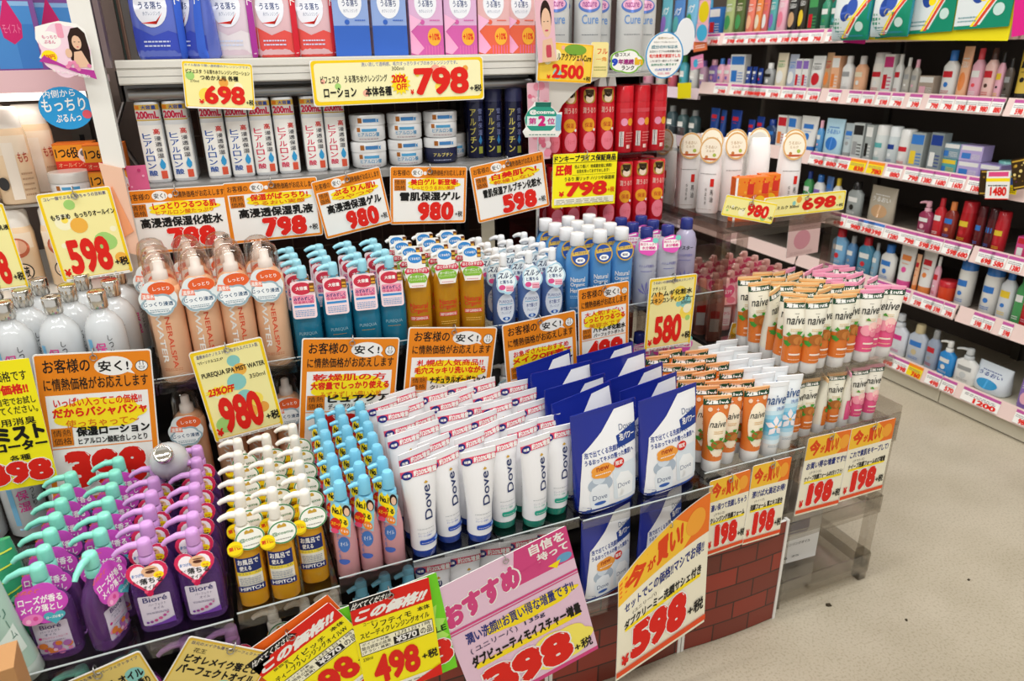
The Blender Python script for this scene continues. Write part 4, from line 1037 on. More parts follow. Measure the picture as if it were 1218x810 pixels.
for i, (x, K, n) in enumerate(((.248, K_GB, 'blue'), (.312, K_GB, 'blue'), (.376, K_GP, 'magenta'), (.438, K_GP, 'magenta'), (.50, K_GR, 'orange-red'), (.553, K_GR, 'orange-red'))):
    place(K, (x, 1.322, Z4), R(-4), '%s see-through lotion box on the top shelf, %s box from left' % (n, od(i)), g)

# ---- red spray cans
def redcan(back):
    K = Kind('spray_can', 'spray can')
    rd = mat('#d01c2a', .22, .5, coat=.3)
    B = Body([(0, .0165, .0165, 2), (.002, .018, .018, 2), (.094, .018, .018, 2), (.096, .0172, .0172, 2)])
    b = K.part('body', B.put(MB(), rd))
    P = Print(.034, .09)
    if not back: P.text('潤うるり', .14, .84, .9, .96, pp('#f0c8b8'), .02).poly(circ(.48, .60, .36, .14, 22), pp('#f0a82a')).text('保湿', .26, .55, .7, .65, pp('#c84a20'), .02).poly(circ(.56, .26, .38, .2, 22), pp('#ef7f90')).dot(.82, .5, .08, WHP).text('うるツヤ', .36, .22, .78, .30, pp('#d84a5a'))
    else: P.poly(circ(.35, .62, .2, .08), pp('#f09ab8')).poly(circ(.72, .62, .18, .08), pp('#f0a82a')).rect(.1, .82, .9, .9, pp('#e0505a')).rect(.08, .10, .34, .42, pp('#f0e8e4')).rect(.12, .1, .14, .42, BLACK).rect(.18, .1, .22, .42, BLACK).rect(.27, .1, .29, .42, BLACK).lines(.45, .2, .92, .44, 4, pp('#e88080')).rect(.5, .06, .68, .14, pp('#d8b0a8'))
    m = MB(); P.on(m, B, .048); K.part('label', m, b)
    cp = Body([(.096, .0178, .0178, 2), (.124, .0176, .0176, 2), (.126, .016, .016, 2)])
    c = K.part('cap', cp.put(MB(), rd))
    if not back:
        P = Print(.03, .028); P.poly(rrect(.1, .02, .9, .98, .3), pp('#b8923a')).poly(circ(.5, .36, .26, .3), pp('#efd8c0')).poly([(.2, .9), (.3, .5), (.4, .7), (.52, .4), (.6, .7), (.75, .5), (.8, .9)], pp('#3a2a14')).poly([(.15, .5), (.25, .2), (.3, .6)], pp('#5a4420'))
        m = MB(); P.on(m, cp, .110); K.part('cap_picture', m, c)
    return K
K_RED, K_REDB = redcan(False), redcan(True)
g = 'red spray cans'
for i, x in enumerate((.61, .646, .686, .726, .765, .803, .842)):
    bk_ = i >= 4
    place(K_REDB if bk_ else K_RED, (x, 1.292 if not bk_ else 1.287, .8583), R(-14 if not bk_ else -8), 'red spray can %s, upper riser level, %s from left' % ('with barcode side out' if bk_ else 'with gold cap picture', od(i)), g)
    place(K_RED, (x, 1.334, .8583), R(-14), 'red spray can in the back row, upper riser level, %s from left' % od(i), g)
    place(K_RED, (x+.008, 1.290, .7133), R(-14), 'red spray can on lower riser level, %s from left' % od(i), g)
    place(K_RED, (x+.008, 1.332, .7133), R(-14), 'red spray can in the back row, lower riser level, %s from left' % od(i), g)

# ---- tall grey gel bottles on the white shelf
def tall():
    K = Kind('gel_bottle', 'bottle')
    B = Body([(0, .024, .02, 2.4), (.003, .0262, .0222, 2.4), (.15, .0262, .0222, 2.4), (.17, .022, .019, 2.2), (.18, .011, .011, 2)])
    b = K.part('body', B.put(MB(), mat('#d6d7d5', .2, .5, tr=.1, coat=.2), 26))
    P = Print(.046, .16); P.poly(circ(.5, .70, .44, .08, 24), pp('#5a7ac0')).poly(circ(.5, .71, .38, .058, 24), pp('#e8b0cc')).text('nature', .22, .68, .78, .74, pp('#a04a90'), .02).text('Cure', .2, .50, .86, .60, pp('#6a94cc'), .012).lines(.2, .38, .85, .40, 1, pp('#6a7078'))
    m = MB(); P.on(m, B, .088); K.part('label', m, b)
    K.part('cap', MB().lathe([(.18, .013), (.2, .0125), (.202, .011)], WHITE, 18))
    return K
K_TALL = tall()
g = 'tall grey gel bottles'
for i, (x, y) in enumerate(((.626, 1.315), (.655, 1.36), (.695, 1.315), (.735, 1.352), (.786, 1.315), (.832, 1.345))):
    place(K_TALL, (x, y, 1.0063), R(-20), 'tall grey gel bottle with blue lettering on white shelf, %s from left' % od(i), g)

# ---- milky bottles with round cards on top of the smoky case
def milky():
    K = Kind('milk_lotion_bottle', 'bottle')
    B = Body([(0, .0185, .0135, 2.4), (.003, .020, .0152, 2.4), (.06, .0205, .0155, 2.4), (.105, .0195, .0125, 2.4), (.124, .017, .004, 3), (.128, .0165, .0012, 4)])
    b = K.part('body', B.put(MB(), mat('#f2efec', .2, .5, coat=.3)))
    P = Print(.034, .1); P.lines(.1, .66, .9, .69, 1, pp('#8a8480')).rect(.66, .44, .84, .58, RED).vtext('馬油', .68, .14, .84, .4, BLACK).vtext('保湿乳液', .42, .1, .52, .42, pp('#6a6460')).lines(.1, .02, .8, .04, 1, pp('#b09a8a'))
    m = MB(); P.on(m, B, .056); K.part('label', m, b)
    P = Print(.04, .046); P.poly(circ(.5, .5, .5, .5, 24), pp('#d8a868')).poly(circ(.5, .5, .44, .44, 24), pp('#f4ead4')).text('うるおい', .24, .56, .76, .68, pp('#b08a50'), .01).text('ミルク', .3, .42, .66, .52, pp('#b08a50'), .01).dot(.68, .32, .08, pp('#a8b84a')).dot(.34, .24, .07, pp('#c07a3a')).poly([(.16, .2), (.84, .2), (.7, .12), (.3, .12)], pp('#c05a3a'))
    K.part('round_card', card(circ(0, 0, .0205, .0235, 24), pp('#f0e2c4'), pp('#ece8e0'), (.001, -.0115, .114), -9, pr=P))
    return K
K_MILK = milky()
g = 'white milk bottles'
for i, (x, y, a, s) in enumerate(((.938, 1.385, -70, 1.2), (.953, 1.322, -34, 1.18), (.965, 1.262, -50, 1.15), (1.01, 1.33, -24, 1.22), (1.018, 1.262, -14, 1.2), (1.063, 1.31, -40, 1.2), (1.075, 1.245, 165, 1.18), (1.118, 1.20, -22, 1.2), (1.165, 1.25, -26, 1.2), (1.12, 1.31, -20, 1.2))):
    place(K_MILK, (x, y, .7223), R(a), 'white milk bottle with cream round card on the smoky case, %s from left' % od(i), g, sc=s)
def obox():
    K = Kind('soap_box', 'box')
    b = K.part('carton', MB().box(-.02, .02, -.012, .012, 0, .088, pp('#ee6a20')))
    P = Print(.04, .088); P.rect(0, 0, .12, 1, WHP).poly(circ(.56, .38, .34, .2, 22), pp('#f4c82a')).text('馬油', .4, .3, .72, .46, pp('#c87a20'), .01).poly([(.12, .6), (1, .6), (1, 1), (.12, 1)], pp('#f08a2a'))
    for k in range(14): P.dot(rnd.uniform(.16, .95), rnd.uniform(.62, .95), rnd.uniform(.03, .07), pp(rnd.choice(['#f6b03a', '#e84a20', '#f8d04a'])))
    P.rect(.62, .62, .95, .86, pp('#d83a2a')).text('限定', .16, .54, .36, .6, WHP)
    K.part('print', P.flat(MB(), 0, -.012, .044), b)
    return K
K_OBOX = obox()
for i, (x, y) in enumerate(((.974, 1.165), (1.008, 1.162), (1.046, 1.176))):
    place(K_OBOX, (x, y, .7223), R(-16), 'small orange printed carton before the white milk bottles, %s from left' % od(i), 'orange cartons')

# ---- pink bottles inside the smoky case
def pinkb(pouchy):
    K = Kind('hair_oil_bottle', 'bottle')
    B = Body([(0, .0165, .0135, 2.4), (.003, .0182, .015, 2.4), (.06, .0182, .015, 2.4), (.075, .012, .011, 2), (.082, .0095, .0095, 2)])
    b = K.part('body', B.put(MB(), mat('#f8b8b2', .15, .5, tr=.0, coat=.3)))
    P = Print(.03, .055); P.rr(.05, .1, .95, .9, .08, pp('#f0e2dc')).text('ヘアオイル', .14, .55, .86, .7, pp('#d84a6a'), .02).lines(.2, .2, .8, .45, 3, pp('#e08a9a'))
    m = MB(); P.on(m, B, .034); K.part('label', m, b)
    K.part('pump', pump(MB(), .082, gl('#fac6bc'), .010, .012, .004, .004, .0085, .02, .012, .002, 200))
    P = Print(.04, .045); P.rect(-.0, .0, 1, 1, pp('#f4b4b8')).poly(heart(.5, .55, .9, .8), pp('#e05a80')).text('うるツヤ', .22, .52, .78, .72, WHP, .03).poly(circ(.3, .2, .28, .18), pp('#f0b0a0')).poly(circ(.7, .22, .26, .16), pp('#e87a8a'))
    K.part('neck_card', card(cloud(0, 0, .019, .022, 5, .12), pp('#ea8a94'), pp('#e8b0b0'), (0, -.0165, .085), -14, turn=10, pr=P))
    return K
K_PKB = pinkb(0)
g = 'pink bottles in the smoky case'
for r, y in enumerate((1.165, 1.205, 1.245, 1.285, 1.325, 1.365)):
    for c, x in enumerate((.99, 1.034, 1.078, 1.122, 1.166)):
        if (r, c) == (0, 0): continue
        place(K_PKB, (x+rnd.uniform(-.002, .002), y, .4703), R(rnd.uniform(-40, 0)), 'pink pump bottle inside the smoky case, %s, %s from left' % (rowword(r), od(c)), g)
tb = Kind('tester_bottle', 'bottle')
bb = tb.part('body', Body([(0, .012, .012, 3), (.002, .013, .013, 3), (.075, .013, .013, 3), (.085, .009, .009, 2)]).put(MB(), mat('#e8a090', .12, .5, tr=.3)))
tb.part('label', Print(.02, .05).rect(.1, .1, .9, .6, WHP).rect(.1, .62, .9, .9, RED).flat(MB(), 0, -.0132, .04), bb)
tb.part('cap', MB().lathe([(.085, .008), (.105, .0075), (.107, .006)], gl('#f0a08a'), 14))
for i, (x, y) in enumerate(((.93, 1.16), (.928, 1.205), (.955, 1.185))):
    place(tb, (x, y, .4703), R(-30), 'slim pink tester bottle at the left side of the smoky case, %s one' % od(i), 'slim pink testers', sc=1.15)

# ---- left bay
def peach(black):
    K = Kind('lotion_bottle', 'bottle')
    B = Body([(0, .024, .02, 2.4), (.003, .0265, .022, 2.4), (.10, .0265, .022, 2.4), (.112, .024, .020, 2.4)])
    b = K.part('body', B.put(MB(), gl('#f8dab4')))
    P = Print(.046, .1)
    P.rect(.0, .72, 1, 1, pp('#f6e4cc'))
    if black: P.ell(.5, .3, .34, .16, BLACK, 24).ell(.5, .3, .3, .14, pp('#f4d8b8'), 24).text('乳液', .3, .2, .7, .4, BLACK, .03).poly(circ(.5, .74, .38, .18), pp('#c86a4a')).poly(circ(.5, .76, .3, .13), pp('#e8b090')).dot(.6, .04, .1, pp('#3a9aa8'))
    else: P.rect(.3, .05, .62, .9, pp('#f8ecdc')).text('もち', .68, .6, .95, .75, pp('#c0503a'), .02).lines(.66, .1, .95, .5, 5, pp('#c09a7a')).poly(circ(.15, .3, .14, .1), pp('#3a3a3a'))
    m = MB(); P.on(m, B, .052); K.part('label', m, b)
    K.part('cap', Body([(.112, .0235, .0195, 2.4), (.138, .023, .019, 2.4), (.142, .020, .016, 2.4)]).put(MB(), gl('#f2ece2')))
    return K
K_PE, K_PEB = peach(False), peach(True)
g = 'peach bottles in the left bay'
for i, (x, y) in enumerate(((-.345, 1.335), (-.286, 1.335), (-.315, 1.40), (-.262, 1.40))):
    place(K_PE, (x, y, .8405), R(10), 'peach lotion bottle with white cap on the wire shelf, %s from left' % od([0, 2, 1, 3][i]), g)
for i, (x, y) in enumerate(((-.36, 1.33), (-.305, 1.33), (-.248, 1.325))):
    place(K_PEB, (x, y, .7065), R(0), 'peach bottle with black round emblem below the wire shelf, %s from left' % od(i), g, sc=.88)
def onesix():
    K = Kind('gel_jar_box', 'box')
    K.part('carton', MB().box(-.03, .03, -.02, .02, 0, .042, pp('#e8782a')))
    P = Print(.06, .042); P.rect(0, 0, 1, .32, pp('#e03a2a')).rect(0, .32, 1, .94, pp('#f4a02a')).text('1つ6役', .04, .42, .62, .86, BLACK, .03).poly(circ(.80, .52, .2, .3), pp('#ece4e0')).ell(.78, .6, .12, .14, pp('#6a6a70')).ell(.84, .4, .12, .1, pp('#e05a50')).text('オールインワン', .06, .08, .9, .24, pp('#f8d0a0'))
    K.part('print', P.flat(MB(), 0, -.02, .021), 0)
    return K
K_16 = onesix()
g = 'orange cartons in the left bay'
for i, (x, y, z, lb) in enumerate(((-.205, 1.385, .8405, 'left stack on the wire shelf, lower one'), (-.205, 1.385, .882, 'left stack on the wire shelf, upper one'), (-.158, 1.345, .8405, 'beside the orange strip, lower one'), (-.158, 1.345, .882, 'beside the orange strip, upper one'), (-.205, 1.35, .7065, 'behind the 598 sign, lower one'), (-.205, 1.35, .748, 'behind the 598 sign, upper one'))):
    place(K_16, (x, y, z), R(-4), 'orange carton in the left bay, '+lb, g, sc=.95)
place(K_JARP, (-.216, 1.338, .8405), 0, 'white-lidded jar standing behind the 598 yellow sign', None, sc=.95)
K_LB = Kind('skin_care_box', 'box')
_b = K_LB.part('carton', MB().box(-.032, .032, -.025, .025, 0, .15, gl('#7e4a92')))
P = Print(.064, .15); P.rect(.06, .10, .9, .66, pp('#4a8aca')).rect(.5, .10, .9, .5, pp('#3f7cc0')).rect(0, .0, 1, .08, pp('#a83a80')).rect(.06, .66, .9, .7, pp('#8ab4dc')).poly([(.46, .75), (.68, .5), (.64, .38), (.46, .32), (.28, .38), (.26, .5)], pp('#c8286a')).text('モイスト', .3, .42, .64, .5, pp('#e880a8')).rect(0, .86, 1, 1, pp('#c8a0c8'))
K_LB.part('print', P.flat(MB(), 0, -.025, .075), _b)
for i, (x, y, a) in enumerate(((-.305, 1.33, 6), (-.24, 1.34, 6), (-.195, 1.375, 10), (-.262, 1.40, 6))):
    place(K_LB, (x, y, 1.0205), R(a), 'blue and purple carton on the top left shelf, %s from left' % od([0, 2, 3, 1][i]), 'blue and purple cartons')

# ---- bottom left corner
nt_ = MB(); gm, gy = mat('#3fae7c', .15, .5, tr=.3, coat=.3), pp('#c8d84a')
Bn = Body([(0, .05, .03, 2.4), (.01, .056, .036, 2.4), (.06, .056, .034, 2.4), (.10, .054, .022, 2.6), (.13, .05, .004, 4)])
K = Kind('bath_salt_pouch', 'pouch'); b = K.part('pouch_body', Bn.put(MB(), gm, 30))
P = Print(.1, .12)
for k in range(7): P.poly([(0, .08+.13*k), (.98, .16+.13*k), (.98, .175+.13*k), (0, .095+.13*k)], gy)
for k in range(12): P.ell(rnd.uniform(.1, .9), rnd.uniform(.1, .9), .06, .03, pp(rnd.choice(['#2a8a5a', '#7ad0a0', '#1f7a50'])))
P.text('20包', .2, .4, .7, .52, pp('#e8f6d0'), .03)
m = MB(); P.on(m, Bn, .065, 0, .008, .0004); K.part('print', m, b)
place(K, (-.345, .88, .3853), R(14), 'green shiny patterned pouch at the left edge', None)
K = tube_kind('cream_tube', .135, .02, .022, gl('#cfe0d8'), gl('#a9c8ba'), .05, [(Print(.04, .09).poly([(.1, .1), (.9, .1), (.9, .5), (.1, .3)], pp('#d8e8e0')).vtext('クリーム', .7, .3, .85, .9, pp('#4a7a6a')), .08)])
place(K, (-.292, .80, .3853), R(20), 'pale green cream tube leaning at the left edge', None, ry=R(-9))
m = MB().box(-.03, .03, -.02, .02, 0, .13, pp('#b8895a'))
P = Print(.06, .13); P.poly([(.62, .7), (.8, .5), (.62, .55)], pp('#2a5a9a')); P.flat(m, 0, -.02, .065)
K = Kind('cardboard_box', 'box'); K.part('carton', m); place(K, (-.287, .690, .372), R(6), 'brown cardboard box corner at the bottom left', None)
struct('trim_3', MB().box(-.34, -.25, .66, .72, .0, .3715, DARK))

# ================================================================ goods on the aisle shelving
def y_on(px, x, z):
    a, b = -.5, 6.0
    for _ in range(50):
        m_ = (a+b)/2
        if project(Vector((x, m_, z)))[0] > px: a = m_
        else: b = m_
    return (a+b)/2
SHN = ['top shelf', 'second shelf', 'third shelf', 'fourth shelf', 'fifth shelf', 'bottom shelf']
_cnt = {}
def good(s, pxa, pxb, kind, h, c1, c2, c3, desc, depth=.03, back=0):
    z = (LIPS[s]-.0115) if s < 6 else 0
    xf = XR+.022+back
    ya, yb = y_on(pxb, xf, z+.04), y_on(pxa, xf, z+.04)
    wd = max(.018, min(.11, yb-ya)); yc = (ya+yb)/2; a = wd/2*.96
    A, Bc, Cc = gl(c1), gl(c2), pp(c3)
    nm = {'bottle': 'toiletry_bottle', 'pump': 'pump_bottle', 'tube': 'cream_tube', 'can': 'spray_can', 'box': 'cosmetic_box', 'pouch': 'refill_pouch', 'jar': 'cream_jar', 'pack': 'tissue_pack'}[kind]
    K = Kind(nm, {'can': 'spray can', 'jar': 'jar', 'tube': 'tube', 'box': 'box', 'pouch': 'pouch', 'pack': 'pack'}.get(kind, 'bottle'))
    d = min(depth, a) if kind in ('can', 'jar') else min(depth/2, a*.8)
    if kind in ('can', 'jar'): d = a
    P = None
    if kind == 'box':
        b = K.part('carton', MB().box(-a, a, -depth/2, depth/2, 0, h, A)); d = depth/2
        P = Print(2*a, h).rect(.06, .68, .94, .94, Cc).rect(.1, .14, .5, .5, Bc).lines(.55, .14, .92, .5, 4, Cc); K.part('print', P.flat(MB(), 0, -d, h/2), b)
    elif kind == 'jar':
        B = Body([(0, a*.95, a*.95, 2), (.7*h, a, a, 2)]); b = K.part('body', B.put(MB(), A)); K.part('lid', MB().lathe([(.7*h, a*1.02), (h, a*1.02), (h+.001, a*.9)], Bc))
    elif kind in ('pouch', 'pack'):
        B = Body([(0, a*.9, d*.8, 2.6), (.08*h, a, d, 2.6), (.5*h, a, d*.8, 2.4), (.9*h, a, d*.25, 3), (h, a, .001, 4)]); b = K.part('pouch_body', B.put(MB(), mat(c1, .15, .5, coat=.4)))
        P = Print(1.8*a, h*.9).poly(circ(.5, .35, .34, .2), Bc).text('うるおい', .12, .64, .88, .78, Cc, .02).lines(.2, .82, .8, .9, 1, Cc); m = MB(); P.on(m, B, h*.47, 0, .01, .0005); K.part('print', m, b)
    elif kind == 'tube':
        B = Body([(.16*h, a*.8, d, 2), (.6*h, a*.95, d*.55, 2), (h, a, .001, 4)]); b = K.part('tube_body', B.put(MB(), A)); K.part('cap', Body([(0, a*.78, d*.98, 2), (.17*h, a*.82, d*1.02, 2)]).put(MB(), Bc), None)
        P = Print(1.4*a, h*.7).rect(.1, .62, .9, .8, Cc).dot(.5, .3, .22, Bc).lines(.2, .5, .8, .56, 1, Cc); m = MB(); P.on(m, B, h*.57, 0, .01, .0005); K.part('print', m, b)
    else:
        q = 2 if kind == 'can' else 2.5
        top = {'bottle': .78, 'pump': .68, 'can': .74}[kind]*h
        B = Body([(0, a*.92, d*.92, q), (.003, a, d, q), (top*.86, a, d, q), (top, a*(.96 if kind == 'can' else .5), (d*.96 if kind == 'can' else min(d*.8, a*.5)), 2)])
        b = K.part('body', B.put(MB(), A))
        if kind == 'pump': K.part('pump', pump(MB(), top, Bc, a*.42, .1*h, a*.15, .06*h, a*.32, .14*h, a*1.1, .004, 200))
        else:
            r0 = a*(.95 if kind == 'can' else .46); K.part('cap', MB().lathe([(top, r0), (h-.002, r0*.97), (h, r0*.8)], Bc, 16))
        P = Print(1.5*a, top*.7).rect(.08, .66, .92, .9, Cc).dot(.5, .38, .2, Bc).lines(.15, .05, .85, .2, 2, Cc); m = MB(); P.on(m, B, top*.45, 0, .01, .0005); K.part('label', m, b)
    k = (s, desc); _cnt[k] = _cnt.get(k, 0)+1
    lab = desc + ', aisle %s' % SHN[s]
    good.todo.append((K, (xf+d, yc, z), lab, k, _cnt[k], h))
good.todo = []
W, CR, PK, OR_, BL, DB, GR, TN, RD, TE, PU, BK, YE, GN, PE = '#e6e6e2', '#e8dcc0', '#eab0c0', '#e88a4a', '#3a7ac8', '#24408e', '#9a9c9c', '#c8a078', '#c82a34', '#5aa8a8', '#8a6ab8', '#2a2826', '#e8c83a', '#4a9a5a', '#f0b890'
# second shelf (under the big hanging pouches)
for t in ((841, 851, 'bottle', .10, PU, PK, W, 'lilac bottle'), (851, 859, 'bottle', .105, PK, BL, W, 'pink bottle'), (859, 868, 'bottle', .105, PK, PU, W, 'pink bottle'), (868, 884, 'box', .12, W, BL, BL, 'white carton with blue panel'),
          (885, 891, 'tube', .075, DB, W, W, 'navy toothpaste tube'), (892, 898, 'tube', .075, DB, W, W, 'navy toothpaste tube'), (899, 905, 'tube', .07, DB, RD, W, 'navy toothpaste tube'), (907, 918, 'bottle', .09, GR, W, BK, 'grey bottle with white foot'),
          (920, 932, 'pouch', .125, CR, W, GN, 'cream pouch'), (934, 944, 'pouch', .12, '#b8c0d0', W, BL, 'grey-blue pouch'), (945, 952, 'box', .105, W, RD, PU, 'white carton with red dot'), (953, 960, 'box', .105, W, RD, PU, 'white carton with red dot'), (961, 976, 'pouch', .115, W, RD, BK, 'white glossy pouch with red dot'),
          (977, 986, 'pouch', .125, TN, OR_, RD, 'tan pouch'), (987, 997, 'box', .115, PE, OR_, W, 'peach carton'), (998, 1011, 'bottle', .115, W, W, GR, 'white and grey bottle'), (1013, 1027, 'bottle', .115, PE, W, CR, 'peach bottle with white cap'), (1032, 1047, 'can', .125, '#f2efe6', W, RD, 'white can with red dot'),
          (1048, 1060, 'box', .12, W, RD, '#c83a7a', 'white carton with magenta top'), (1061, 1070, 'bottle', .12, W, W, RD, 'white bottle'), (1072, 1080, 'bottle', .11, '#b8b4aa', W, GR, 'grey-beige bottle'), (1081, 1090, 'bottle', .105, '#b8b4aa', PK, GR, 'grey-beige bottle'), (1092, 1112, 'box', .06, '#b0a090', PK, W, 'flat beige carton'),
          (1116, 1134, 'bottle', .13, W, BL, RD, 'white bottle with blue top'), (1136, 1148, 'pouch', .14, PE, OR_, W, 'peach leaning pouch'), (1150, 1164, 'bottle', .135, PK, '#e8505a', W, 'pink bottle with red lettering'), (1165, 1180, 'bottle', .135, '#f0c8c0', '#5a4038', RD, 'pale pink bottle with brown cap'), (1181, 1190, 'bottle', .125, PK, BK, YE, 'pink and yellow bottle'), (1191, 1201, 'bottle', .11, '#5a5048', BK, GR, 'dark brown bottle'), (1203, 1222, 'tube', .13, '#d8b84a', BK, BK, 'gold tube')): good(1, *t)
# third shelf
for t in ((841, 852, 'tube', .12, '#2a4a8c', DB, RD, 'dark blue tube'), (853, 860, 'tube', .115, '#2a4a8c', DB, RD, 'dark blue tube'), (865, 878, 'tube', .12, DB, DB, RD, 'dark blue tube'), (886, 894, 'tube', .09, DB, DB, RD, 'dark blue tube'), (895, 905, 'tube', .105, DB, DB, RD, 'dark blue tube'), (908, 921, 'bottle', .1, '#2a4068', DB, BL, 'deep blue bottle'),
          (923, 934, 'box', .12, W, OR_, RD, 'white carton with orange square'), (935, 946, 'box', .12, W, RD, BL, 'white carton with red square'), (947, 968, 'tube', .125, W, BL, BL, 'wide white tube'), (969, 976, 'bottle', .115, '#5a9ad0', PK, W, 'light blue bottle'), (977, 998, 'pouch', .125, '#b8dcec', BL, BL, 'pale blue pouch with blue drop'),
          (999, 1011, 'tube', .115, '#b8c4c6', GR, BL, 'grey-green tube with yellow top'), (1012, 1024, 'box', .12, '#c0c6c4', GR, BK, 'grey carton'), (1027, 1036, 'box', .118, '#a8aeac', BK, W, 'grey carton'), (1035, 1050, 'can', .12, '#d8dedc', W, TE, 'white tall can'), (1051, 1064, 'can', .12, '#ccd6d8', '#e6eaea', DB, 'white can with navy label'), (1063, 1079, 'can', .115, W, W, RD, 'white can'), (1080, 1096, 'box', .11, '#a4acaa', YE, BL, 'grey carton with yellow top'), (1103, 1119, 'box', .115, '#8a9496', W, DB, 'grey carton with picture')): good(2, *t)
for px, dz, c in ((1126, 0, TE), (1126, .045, '#7a98a8'), (1152, 0, '#b8a8d8'), (1152, .045, '#b8a8d8'), (1178, 0, '#a090c8')):
    n0 = len(good.todo); good(2, px-13, px+13, 'box', .044, c, BL, W if c != TE else YE, 'small %s carton %s' % ({TE: 'teal', '#7a98a8': 'blue-grey', '#b8a8d8': 'lilac', '#a090c8': 'violet'}[c], 'on top of another' if dz else 'at shelf level'), depth=.05, back=.01)
    K, p, *r_ = good.todo[n0]; good.todo[n0] = (K, (p[0], p[1], p[2]+dz), *r_)
good(2, 1182, 1204, 'jar', .05, TE, '#7ac0b8', W, 'teal round jar', back=.05)
# fourth shelf
for t in ((953, 962, 'bottle', .125, GN, DB, W, 'green bottle'), (964, 976, 'bottle', .12, W, BL, PU, 'white and blue bottle'), (977, 986, 'tube', .12, '#5a7ab0', W, BL, 'blue-grey tube'), (987, 996, 'bottle', .12, W, YE, BL, 'yellow-topped bottle'), (1004, 1022, 'bottle', .12, '#9aa09e', BK, W, 'clear grey spray bottle'), (1028, 1062, 'pouch', .12, '#b4aa98', TN, W, 'tan and clear pouch'),
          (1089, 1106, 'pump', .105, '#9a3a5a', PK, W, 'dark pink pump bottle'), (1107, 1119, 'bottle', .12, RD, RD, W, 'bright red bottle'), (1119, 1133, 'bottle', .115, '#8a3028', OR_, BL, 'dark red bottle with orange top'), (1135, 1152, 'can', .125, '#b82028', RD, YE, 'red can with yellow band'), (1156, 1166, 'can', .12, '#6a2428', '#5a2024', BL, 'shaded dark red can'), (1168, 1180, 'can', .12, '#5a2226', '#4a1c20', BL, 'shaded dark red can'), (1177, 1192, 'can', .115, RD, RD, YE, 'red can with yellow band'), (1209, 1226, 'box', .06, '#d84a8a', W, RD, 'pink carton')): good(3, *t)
# fifth shelf
for t in ((986, 1003, 'bottle', .135, '#7ab0d8', RD, W, 'pale blue bottle with red top'), (1004, 1014, 'bottle', .12, '#5a8ab8', GR, W, 'dim blue bottle'), (1017, 1034, 'bottle', .13, '#4a8aa8', RD, W, 'teal-blue bottle'), (1035, 1042, 'bottle', .12, '#8ab0c8', GR, W, 'pale bottle'), (1043, 1061, 'bottle', .125, W, BL, BL, 'white and blue bottle'), (1063, 1082, 'tube', .135, W, '#e85aa0', OR_, 'white tube with pink and yellow dots'), (1084, 1090, 'tube', .12, PE, OR_, RD, 'peach tube'), (1088, 1106, 'tube', .14, W, OR_, RD, 'white tube with orange top'), (1107, 1114, 'bottle', .13, PK, W, RD, 'pink bottle'), (1132, 1150, 'can', .15, W, BL, BL, 'white can with blue cap'), (1161, 1181, 'can', .155, W, BL, BL, 'white can with blue cap'), (1183, 1200, 'bottle', .15, '#d8dce0', BL, YE, 'white bottle with yellow sun'), (1202, 1214, 'bottle', .15, GN, GN, W, 'green bottle'), (1211, 1232, 'bottle', .14, '#c8202c', RD, PK, 'red bottle')): good(4, *t)
good(4, 1112, 1130, 'jar', .06, '#e04a2a', RD, W, 'small round red tub')
# bottom shelf
for t in ((1046, 1053, 'bottle', .12, OR_, OR_, W, 'orange bottle'), (1052, 1075, 'pump', .145, '#d8dce4', '#d8dce0', '#d83a8a', 'white lotion bottle with pink writing'), (1076, 1097, 'bottle', .13, '#bcc4d0', '#c8b890', BL, 'white lotion bottle with blue writing'), (1098, 1112, 'bottle', .13, '#98a4b8', GR, RD, 'grey lotion bottle'), (1113, 1132, 'pump', .115, '#2f8ad0', W, W, 'bright blue pump bottle'), (1133, 1158, 'pump', .115, W, '#c8cccc', GR, 'white pump bottle'), (1209, 1228, 'pack', .10, PU, PK, W, 'purple wrapped pack')): good(5, *t)
good(5, 1142, 1206, 'pack', .085, '#dfe8f0', '#3a9ad0', DB, 'large white and blue wrapped pack', depth=.07)
# top shelf
for t in ((842, 857, 'box', .11, BL, RD, W, 'blue carton'), (858, 870, 'pouch', .15, '#a8b87a', GN, W, 'leafy green pouch'), (871, 882, 'pouch', .15, '#5a6a3a', GN, CR, 'dark green pouch'), (885, 894, 'pouch', .14, '#e8806a', PE, W, 'coral pouch'), (895, 903, 'pouch', .14, OR_, CR, W, 'orange pouch'), (904, 911, 'pouch', .14, '#d86a6a', W, OR_, 'rose pouch'), (912, 920, 'pouch', .14, TE, PU, W, 'teal pouch'), (921, 932, 'pouch', .15, PK, '#e88098', W, 'pink slanted pouch'), (934, 945, 'pouch', .14, BK, TN, W, 'black pouch'), (946, 956, 'pouch', .15, '#3a3428', YE, W, 'black and gold pouch'), (960, 972, 'box', .12, '#3a5a48', RD, GN, 'dark green carton'), (974, 984, 'bottle', .13, '#3a8a6a', GN, W, 'green bottle'), (985, 998, 'bottle', .13, '#2a7a6a', TE, W, 'deep green bottle')): good(0, *t)
for K, p, lab, k, n, h in good.todo:
    if _cnt[k] > 1: lab += ', %s such from far end' % od(n-1)
    place(K, p, R(-90+rnd.uniform(-6, 6)) if h < .2 else R(-90), lab, 'goods on the aisle %s' % SHN[k[0]])
